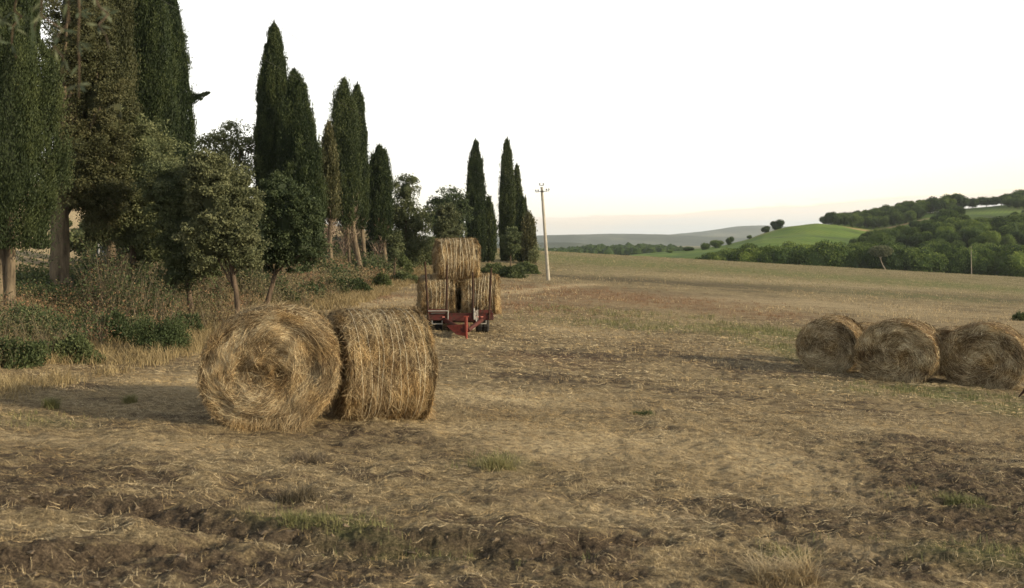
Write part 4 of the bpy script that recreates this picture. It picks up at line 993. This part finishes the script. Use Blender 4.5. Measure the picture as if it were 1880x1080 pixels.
for (ox, base) in ((-.48,c0),(-.30,c0),(.32,c0),(.50,c0),(-.15,c1),(.13,c1)):
    mb = MB(); yy0 = -.16 if base is c0 else 0
    q = base+np.array([ox, yy0, ox*.1 if base is c0 else 0]); mb.tube([q, q+np.array([0,0,.08])], .014, 6); mb.tube([q+np.array([0,0,.07]), q+np.array([0,0,.1]), q+np.array([0,0,.14]), q+np.array([0,0,.18])], [.045,.062,.05,.03], 10)
    mb.build('insulator', M['insul'], pb); ins.append(np.array(PXB)+q+np.array([0,0,.16]))
A0 = [p for p in ins]
for i, (p, dx, dz) in enumerate(zip(A0, (-.48,-.3,.32,.5,-.15,.13), (0,0,0,0,.5,.5))):
    if i in (1, 3): continue
    e = np.array([-8.4+dx*1.6, -24, 7.2+dz]); t = np.linspace(0,1,60)[:,None]
    P_ = p*(1-t)+e*t; P_[:,2] -= 4*1.45*(t*(1-t))[:,0]
    mb = MB(); mb.tube(P_, .002, 4, .5, 0, False); o = mb.build('overhead_wire', M['wire'])
    tag(o, ['outer left wire sagging from the crossbar over the field','','inner right wire sagging from the crossbar over the field','','left wire from the very top of the pole','right wire from the very top of the pole'][i], 'wire', 'wires of the power line')

# ------------------------------------------------------------------ road sign seen from behind
d = 33; x, y, z = gz(183, d); rt = empty('road_sign', (x,y,z)); tag(rt, 'triangular road sign seen from behind on a thin pale post', 'road sign')
ht = H+(HY-448)/F*d-z
mb = MB(); mb.tube([(0,0,-.1),(-.03,0,ht+.02)], .03, 8); mb.build('post', M['sign_post'], rt)
mb = MB(); s = .36; ctr = np.array([0,.045,ht-.02]); tri = np.array([(0,0,0),(-s,0,-.66),(s,0,-.66)])
tri = tri+ctr; v = np.concatenate([tri, tri+np.array([0,.012,0])]); mb.add(v, np.array([[0,1,2],[3,5,4]])); mb.add(v, np.array([[0,3,4,1],[1,4,5,2],[2,5,3,0]])); mb.build('plate', M['sign_back'], rt)

# ------------------------------------------------------------------ olive tree beside the camera, one twig hanging into the frame
rt = empty('olive_tree', (-3.6, 2.2, float(G(-3.6,2.2)))); tag(rt, 'out of focus olive twigs with slim leaves hanging in at the top left corner', 'olive tree')
b0 = np.array(rt.location); rng = np.random.default_rng(9)
tb = MB(); tp = np.array([(0,0,-.1),(.05,.05,.8),(-.05,.1,1.6),(.05,.15,2.3),(.2,.3,3.0)]); tb.tube(tp, [.2,.15,.13,.10,.06], 12, .5, 0, True, .3, 5)
lf = MB()
twigs = []
for (px, py, dd_, px2, py2) in [(60,-60,3.1,115,135),(130,-90,3.0,150,190),(20,-80,3.3,30,110),(190,-80,3.0,95,75),(-20,-60,3.3,-5,70),(170,-60,3.4,200,90),(90,-90,3.5,60,60)]:
    a = np.array(W(px, py, dd_))-b0; e = np.array(W(px2, py2, dd_+rng.uniform(-.2,.2)))-b0; t = np.linspace(0,1,8)[:,None]
    P_ = a*(1-t)+e*t+rng.normal(size=(8,3))*.012; tb.tube(P_, np.linspace(.0045,.0015,8), 5, .5, 0, False)
    s0 = tp[4]; mid = (s0+a)/2+np.array([0,0,.35]); B_ = s0*(1-t)**2+2*mid*t*(1-t)+a*t**2; tb.tube(B_, np.linspace(.03,.0045,8), 6, .5, 0, False)
    m_ = 26; k = rng.random(m_); q = np.array([P_[int(v*6.99)] for v in k]); dr = unit(e-a)*.6+rng.normal(size=(m_,3))*.7
    dr = unit(dr); lleaf = rng.uniform(.035,.06,m_); leaves(lf, q+dr*lleaf[:,None]/2, dr, lleaf, .011, rng.random(m_))
m_ = 5000; q = rdir(m_)*np.array([.9,.9,.8])*(.6+.4*rng.random((m_,1)))+np.array([-.2,.3,3.3]); leaves(lf, q, rdir(m_), .055, .012, rng.random(m_))
tb.build('trunk', M['bark_dark'], rt); lf.build('foliage', M['olive'], rt)

# stick at the right edge
x, d = pg(1872, 733); e = np.array(W(1886, 712, d)); a = np.array(W(1870, 729, d)); c = np.array(W(1900, 690, d))
mb = MB(); mb.tube([a, a*.6+e*.4, e, c, c+np.array([.3,.1,.1])], [.012,.022,.045,.05,.04], 8, .5, 0, True, .3, 3); mb.tube([a*.4+e*.6, a*.4+e*.6+np.array([.06,0,-.10])], [.02,.008], 6)
mb.tube([c+np.array([.3,.1,.1]), c+np.array([.75,.2,-.55])], [.04,.03], 8)
o = mb.build('dead_branch', M['charred']); tag(o, 'dark broken branch end poking in at the right edge', 'branch')

# ------------------------------------------------------------------ ground cover
rng = np.random.default_rng(77)
def fan(n, y0, y1, p=1.0, half=.56):
    u = rng.random(n); y = np.sqrt(y0*y0+u*(y1*y1-y0*y0)) if p == 1 else y0*(y1/y0)**(u**p); x = (rng.random(n)*2-1)*(half*y+.3); return x, y
def straw_cloud(mb, n, y0, y1, wid, lmin, lmax, keepf, mat=0, lift=.015, p=1.0):
    x, y = fan(n, y0, y1, p); z4 = zones(x, y); k = keepf(x, y, z4); x, y = x[k], y[k]; n = len(x)
    a = rng.random(n)*np.pi*2; ln = rng.uniform(lmin, lmax, n); dx = np.cos(a)*ln; dy = np.sin(a)*ln*.8
    k3 = np.linspace(-.5,.5,3)[None,:]; X = x[:,None]+dx[:,None]*k3; Y = y[:,None]+dy[:,None]*k3
    Z = GD(X, Y)+.004+rng.random((n,1))*lift + (rng.random((n,1))**3)*lift*2.5*(k3+.5)
    bend = rng.normal(size=(n,1))*.05*ln[:,None]*(1-4*k3**2); X = X-np.sin(a)[:,None]*bend; Y = Y+np.cos(a)[:,None]*bend
    P_ = np.stack([X,Y,Z],-1); dirv = P_[:,2]-P_[:,0]
    ribbons(mb, P_, np.cross(dirv, np.array([0,0,1.])+rng.normal(size=(n,3))*.6), wid*(.6+.8*rng.random(n))*np.clip(y/12,.9,2.5), np.clip(.25+.3*fbm(x*.7,y*.7,0,90,2)+.6*rng.random(n),0,1), mat)
def notveg(x, y): return x > (-7.3+5*sstep(75,125,y))
mb = MB()
straw_cloud(mb, 150000, 4.6, 15, .0031, .02, .10, lambda x,y,z: (rng.random(len(x)) < np.clip(.62-z[:,0]*.48+z[:,3]*.5, .08, 1))&notveg(x,y))
straw_cloud(mb, 120000, 15, 45, .006, .04, .15, lambda x,y,z: (rng.random(len(x)) < np.clip(.55-z[:,0]*.45+z[:,3]*.5, .08, 1))&notveg(x,y), p=.8)
o = mb.build('straw_litter', M['litter']); tag(o, 'loose dry straw scattered over the stubble field', 'straw', kind='stuff')

def tufts(mb, x, y, nb, h, spread, wid, mat=0, lean=.5):
    n = len(x)*nb; X = np.repeat(x, nb)+rng.normal(size=n)*spread; Y = np.repeat(y, nb)+rng.normal(size=n)*spread; Z = GD(X, Y)-.005
    hh = np.repeat(np.broadcast_to(h, (len(x),)), nb)*(.4+.8*rng.random(n)); a = rng.random(n)*6.28; l = lean*hh*(.2+rng.random(n))
    k = np.linspace(0,1,4)[None,:]; P_ = np.stack([X[:,None]+np.cos(a)[:,None]*l[:,None]*k**1.6, Y[:,None]+np.sin(a)[:,None]*l[:,None]*k**1.6, Z[:,None]+hh[:,None]*(k-.18*k**2)], -1)
    wid = wid if np.isscalar(wid) else np.repeat(wid, nb)
    ribbons(mb, P_, np.stack([np.sin(a)+rng.normal(size=n)*.5, -np.cos(a)+rng.normal(size=n)*.5, 0*a], -1), wid, np.clip(.25+.6*rng.random(n)+.2*rng.normal(size=n)*.3,0,1), mat)
# stubble and short dry tufts across the field
mb = MB(); x, y = fan(4200, 4.8, 16); z4 = zones(x,y); k = (rng.random(len(x)) < .6-.35*z4[:,0])&notveg(x,y)&(fbm(x*.8,y*.8,0,95,2)>-.15); tufts(mb, x[k], y[k], 8, .055, .035, .0035)
x, y = fan(7000, 16, 48, .7); k = (rng.random(len(x)) < .7)&notveg(x,y)&(fbm(x*.3,y*.3,0,95,2)>-.2); tufts(mb, x[k], y[k], 7, .09, .07, .008)
x, y = fan(9000, 48, 160, .8); k = notveg(x,y)&(fbm(x*.12,y*.12,0,96,2)>-.3); tufts(mb, x[k], y[k], 5, .16, .2, .025)
o = mb.build('dry_stubble', M['litter']); tag(o, 'short dry stubble tufts standing over the whole field', 'stubble', kind='stuff')
# green and olive grass patches
mb = MB()
for (cx, cy, rx, ry, ch, s) in pw:
    if ch != 1 or cy > 70: continue
    n = int(np.clip(rx*ry*30*s, 16, 240)); x = cx+rng.normal(size=n)*rx*.55; y = cy+rng.normal(size=n)*ry*.55
    kk = notveg(x, y)&(y > 4.6)&(y<150); tufts(mb, x[kk], y[kk], 8, .05+.0035*cy, .03+.002*cy, .004+.0004*cy)
o = mb.build('green_grass', M['grass']); tag(o, 'patches of low green grass in the stubble', 'grass', kind='stuff')
# far olive band of grass towards the crest
mb = MB(); x, y = fan(9000, 85, 160, 1); k = notveg(x,y); tufts(mb, x[k], y[k], 5, .13, .4, .03)
o = mb.build('crest_grass', M['grass']); tag(o, 'yellow green grass along the crest of the field', 'grass', kind='stuff')
# rusty weeds behind the trailer
mb = MB()
for (cx, cy, rx, ry, ch, s) in pw:
    if ch != 2 or cy < 26: continue
    n = int(np.clip(rx*ry*14*s, 60, 1600)); x = cx+rng.normal(size=n)*rx*.6; y = cy+rng.normal(size=n)*ry*.6
    kk = notveg(x, y)&(y>22)&(y<120); tufts(mb, x[kk], y[kk], 9, .13, .1, .016, lean=.7)
o = mb.build('rusty_weeds', M['rust_weed']); tag(o, 'low rusty brown weeds beyond the trailer', 'weeds', kind='stuff')
# individual weeds in the foreground
for i,(px, py, hpx, wpx, mt, lab) in enumerate([(915,862,34,50,'grass','grey green weed clump in the bare ground right of the bales'),(1180,762,12,34,'bush','small dark green weed alone in the mid field'),(545,915,44,60,'twig','dead brown weed clump in the near left ground'),
     (95,752,28,14,'grass','small dark weed left of the shadow by the verge'),(238,738,22,10,'grass','single upright green shoot on the bare verge'),(1440,1065,60,110,'litter','big loose tangle of pale straw at the bottom edge'),(560,965,26,90,'grass','low green grass clump at the bottom left'),(1765,925,22,60,'grass','green tuft in the dark soil at the lower right'),
     (570,848,26,60,'twig','brown weed patch below the bale')]):
    x, d = pg(px, py); mb = MB(); n = 40; xs2 = x+rng.uniform(-1,1,n)*wpx/F*d*.45; ys2 = d+rng.uniform(-1,1,n)*wpx/F*d*.3
    tufts(mb, xs2, ys2, 14 if mt != 'litter' else 20, hpx/F*d*.8, .03, .0045, lean=.8 if mt != 'litter' else 1.8)
    o = mb.build('weed_clump' if mt != 'litter' else 'straw_clump', M[mt]); tag(o, lab, 'weed' if mt != 'litter' else 'straw heap', 'weed clumps on the field' if mt != 'litter' else None)
# soil clods
mb = MB(); x, y = fan(9000, 4.7, 16); z4 = zones(x,y); k = rng.random(len(x)) < np.clip(z4[:,0]*.5-.1, .01, 1); x, y = x[k], y[k]
base = np.array([(1,0,0),(-1,0,0),(0,1,0),(0,-1,0),(0,0,1),(0,0,-1)], float); fc = np.array([[0,2,4],[2,1,4],[1,3,4],[3,0,4],[2,0,5],[1,2,5],[3,1,5],[0,3,5]])
s = .008+.028*rng.random(len(x))**2.5; V = base[None]*s[:,None,None]*(1+.5*(rng.random((len(x),6,1))-.5))*np.array([1.2,1,.6])+rng.normal(size=(len(x),6,3))*s[:,None,None]*.2
V += np.stack([x,y,GD(x,y)],-1)[:,None,:]; f = (np.arange(len(x))[:,None,None]*6+fc[None]).reshape(-1,3); mb.add(V, f, .5)
o = mb.build('soil_clods', M['clod']); tag(o, 'small crumbs of dark soil over the bare patches', 'soil', kind='stuff')

# verge vegetation ---------------------------------------------------------
def verge_pts(n, u0, u1, y0, y1, p=.75):
    y = y0*(y1/y0)**(rng.random(n)**p); e = -7+5*sstep(75,125,y); u = u0+(u1-u0)*rng.random(n); return e-u, y
# straw coloured grass fringe along the foot of the bank
mb = MB(); x, y = verge_pts(11000, -1.2, 4.2, 9, 95); k = fbm(x*.6,y*.4,0,97,2) > -.25; tufts(mb, x[k], y[k], 12, .12+.10*rng.random(k.sum())+.003*y[k], .10, .0035+.00042*y[k], lean=.8)
o = mb.build('dry_grass', M['gold_grass']); tag(o, 'golden dry grass fringing the foot of the verge', 'grass', kind='stuff')
# tall brown weeds and brambles on the bank
def thicket(name, n, u0, u1, y0, y1, h0, h1, mat, leafs, lw, seed, lab, thr, twigmat='twig', p=.75, per=26):
    global rng
    rng = np.random.default_rng(seed); mb = MB()
    x, y = verge_pts(n, u0, u1, y0, y1, p); k = fbm(x*.45, y*.3, 0, seed, 2) > thr; x, y = x[k], y[k]; n = len(x)
    hh = (h0+(h1-h0)*rng.random(n))*np.clip(.55+.35*((-7+5*sstep(75,125,y))-x), .35, 1.15)*np.clip(1+1.1*fbm(x*.55,y*.4,0,77,2), .3, 1.8)
    hh = hh*(1-.62*sstep(190, 130, CX+x/y*F)*sstep(15, 19, y))
    z = G(x, y); a = rng.random((n,3))*6.28
    for s in range(3):
        kk = np.linspace(0,1,4)[None,:]; l = hh*(.15+.35*rng.random(n))
        P_ = np.stack([x[:,None]+np.cos(a[:,s])[:,None]*l[:,None]*kk**1.3, y[:,None]+np.sin(a[:,s])[:,None]*l[:,None]*kk**1.3, z[:,None]+hh[:,None]*kk], -1)+rng.normal(size=(n,4,3))*.02
        ribbons(mb, P_, rdir(n), .008+.0003*y, .3+.5*rng.random(n), 1)
        m_ = per//3; t = rng.random((n,m_)); c = P_[:,0][:,None,:]*(1-t[...,None])+P_[:,3][:,None,:]*t[...,None]
        c = c.reshape(-1,3)+rng.normal(size=(n*m_,3))*(.10+.002*np.repeat(y,m_))[:,None]*np.array([1,1,.8]); c[:,2] = np.maximum(c[:,2], np.repeat(z,m_)+.01)
        leaves(mb, c, rdir(len(c))+np.array([0,0,.4]), leafs*(.6+.8*rng.random(len(c)))*np.clip(np.repeat(y,m_)/18,.8,3), lw*np.clip(np.repeat(y,m_)/18,.8,3), np.clip(.1+.3*np.repeat(rng.random(n),m_)+.6*rng.random(len(c)),0,1), 0)
    o = mb.build(name, [M[mat], M[twigmat]]); tag(o, lab, 'undergrowth', kind='stuff')
thicket('dry_weeds', 4200, .3, 5.5, 9.5, 70, .32, .80, 'weed', .045, .014, 501, 'brown dried weeds tangled over the bank under the trees', -.30, per=36)
thicket('bramble_thicket', 7500, .9, 7.5, 9.5, 80, .32, .85, 'bramble', .05, .032, 502, 'green brambles growing through the bank under the trees', .02, per=54)
thicket('rust_weeds', 1800, .4, 5, 16, 60, .35, .8, 'rust_weed', .05, .014, 503, 'orange brown weed stand behind the nearest bale', .02, per=36)
thicket('bramble_thicket', 1800, 6.0, 9.0, 14, 95, .5, 1.2, 'bramble', .06, .04, 504, 'dark undergrowth between the cypress trunks', .0, per=60)

# ------------------------------------------------------------------ haze
lo_z, hi_z = -45, 190
mb = MB(); mb.box((400, 2600, (lo_z+hi_z)/2), (15400, 13200, hi_z-lo_z)); 
m = bpy.data.materials.new('haze'); m.use_nodes = True; nt = m.node_tree; nt.nodes.remove(nt.nodes['Principled BSDF'])
pv = nt.nodes.new('ShaderNodeVolumePrincipled'); pv.inputs['Color'].default_value = (.80,.88,.94,1); pv.inputs['Density'].default_value = .00011; pv.inputs['Anisotropy'].default_value = .2
nt.links.new(pv.outputs[0], nt.nodes['Material Output'].inputs['Volume'])
HAZE = True
if HAZE:
    o = mb.build('haze', m); tag(o, kind='stuff')

# ------------------------------------------------------------------ light
SUN_EL, SUN_AZ = R(17), R(108)     # azimuth clockwise from +Y (camera looks +Y): sun to the right, a little behind the camera
sd = bpy.data.lights.new('sun', 'SUN'); sd.energy = 5.0; sd.angle = R(1.5); sd.color = (1,.83,.56)
so = bpy.data.objects.new('sun', sd); C.objects.link(so)
from mathutils import Vector
dirv = Vector((math.sin(SUN_AZ)*math.cos(SUN_EL), math.cos(SUN_AZ)*math.cos(SUN_EL), math.sin(SUN_EL)))
so.rotation_euler = dirv.to_track_quat('Z', 'Y').to_euler()
w = bpy.data.worlds.new('World'); bpy.context.scene.world = w; w.use_nodes = True; nt = w.node_tree
bg = nt.nodes['Background']; sky = nt.nodes.new('ShaderNodeTexSky'); sky.sky_type = 'NISHITA'; sky.sun_disc = False
sky.sun_elevation = SUN_EL; sky.sun_rotation = SUN_AZ; sky.air_density = 1.0; sky.dust_density = 3.0; sky.ozone_density = 1.0
tc = nt.nodes.new('ShaderNodeTexCoord'); se = nt.nodes.new('ShaderNodeSeparateXYZ'); nt.links.new(tc.outputs['Generated'], se.inputs[0])
# high thin overcast: whitish veil over the clear sky, darkened overhead out of view to cut ambient fill; low peach and blue-grey cloud bank at the horizon
veil = ramp(nt, se.outputs[2], [(0,(14.5,12.9,10.2)),(.04,(15.3,14.3,12.2)),(.08,(15.3,14.9,13.6)),(.2,(15.5,15.3,14.4)),(.42,(9,9,8.5)),(1,(2.6,2.7,2.9))])
base = mix(nt, .78, sky.outputs[0], veil)
glow = math_(nt, 'MULTIPLY', maprange(nt, se.outputs[0], .15, .65), maprange(nt, se.outputs[2], .20, 0))
base = mix(nt, glow, base, (15.2,12.4,6.9))
mp = nt.nodes.new('ShaderNodeMapping'); mp.inputs['Scale'].default_value = (5,5,60); nt.links.new(tc.outputs['Generated'], mp.inputs[0])
cn = nt.nodes.new('ShaderNodeTexNoise'); cn.inputs['Scale'].default_value = 1.6; cn.inputs['Detail'].default_value = 6; cn.inputs['Roughness'].default_value = .62; nt.links.new(mp.outputs[0], cn.inputs['Vector'])
edge = math_(nt, 'ADD', math_(nt, 'MULTIPLY', se.outputs[0], .055), math_(nt, 'MULTIPLY', math_(nt, 'SUBTRACT', cn.outputs['Fac'], .5), .03))
edge = math_(nt, 'ADD', edge, .026)
cl = math_(nt, 'SUBTRACT', edge, se.outputs[2])
cloud = maprange(nt, cl, 0., .004, 0, 1)
cc = mix(nt, maprange(nt, cl, 0, .022), (11.4,9.6,7.6), (9.4,9.2,8.6))
base = mix(nt, cloud, base, cc)
nt.links.new(base, bg.inputs[0]); bg.inputs[1].default_value = .1

# ------------------------------------------------------------------ camera
cd = bpy.data.cameras.new('camera'); co = bpy.data.objects.new('camera', cd); C.objects.link(co)
co.location = (0,0,H); co.rotation_euler = (R(90),0,0); cd.sensor_width = 36; cd.lens = 36*F/1880; cd.shift_y = -(540-HY)/1880
cd.clip_start = .1; cd.clip_end = 20000
cd.dof.use_dof = True; cd.dof.focus_distance = 18; cd.dof.aperture_fstop = 3.0
sc = bpy.context.scene; sc.camera = co
sc.view_settings.view_transform = 'Standard'; sc.view_settings.look = 'None'; sc.view_settings.exposure = 0.24; sc.view_settings.gamma = 1
sc.cycles.max_bounces = 6; sc.cycles.volume_bounces = 0; sc.cycles.transparent_max_bounces = 4
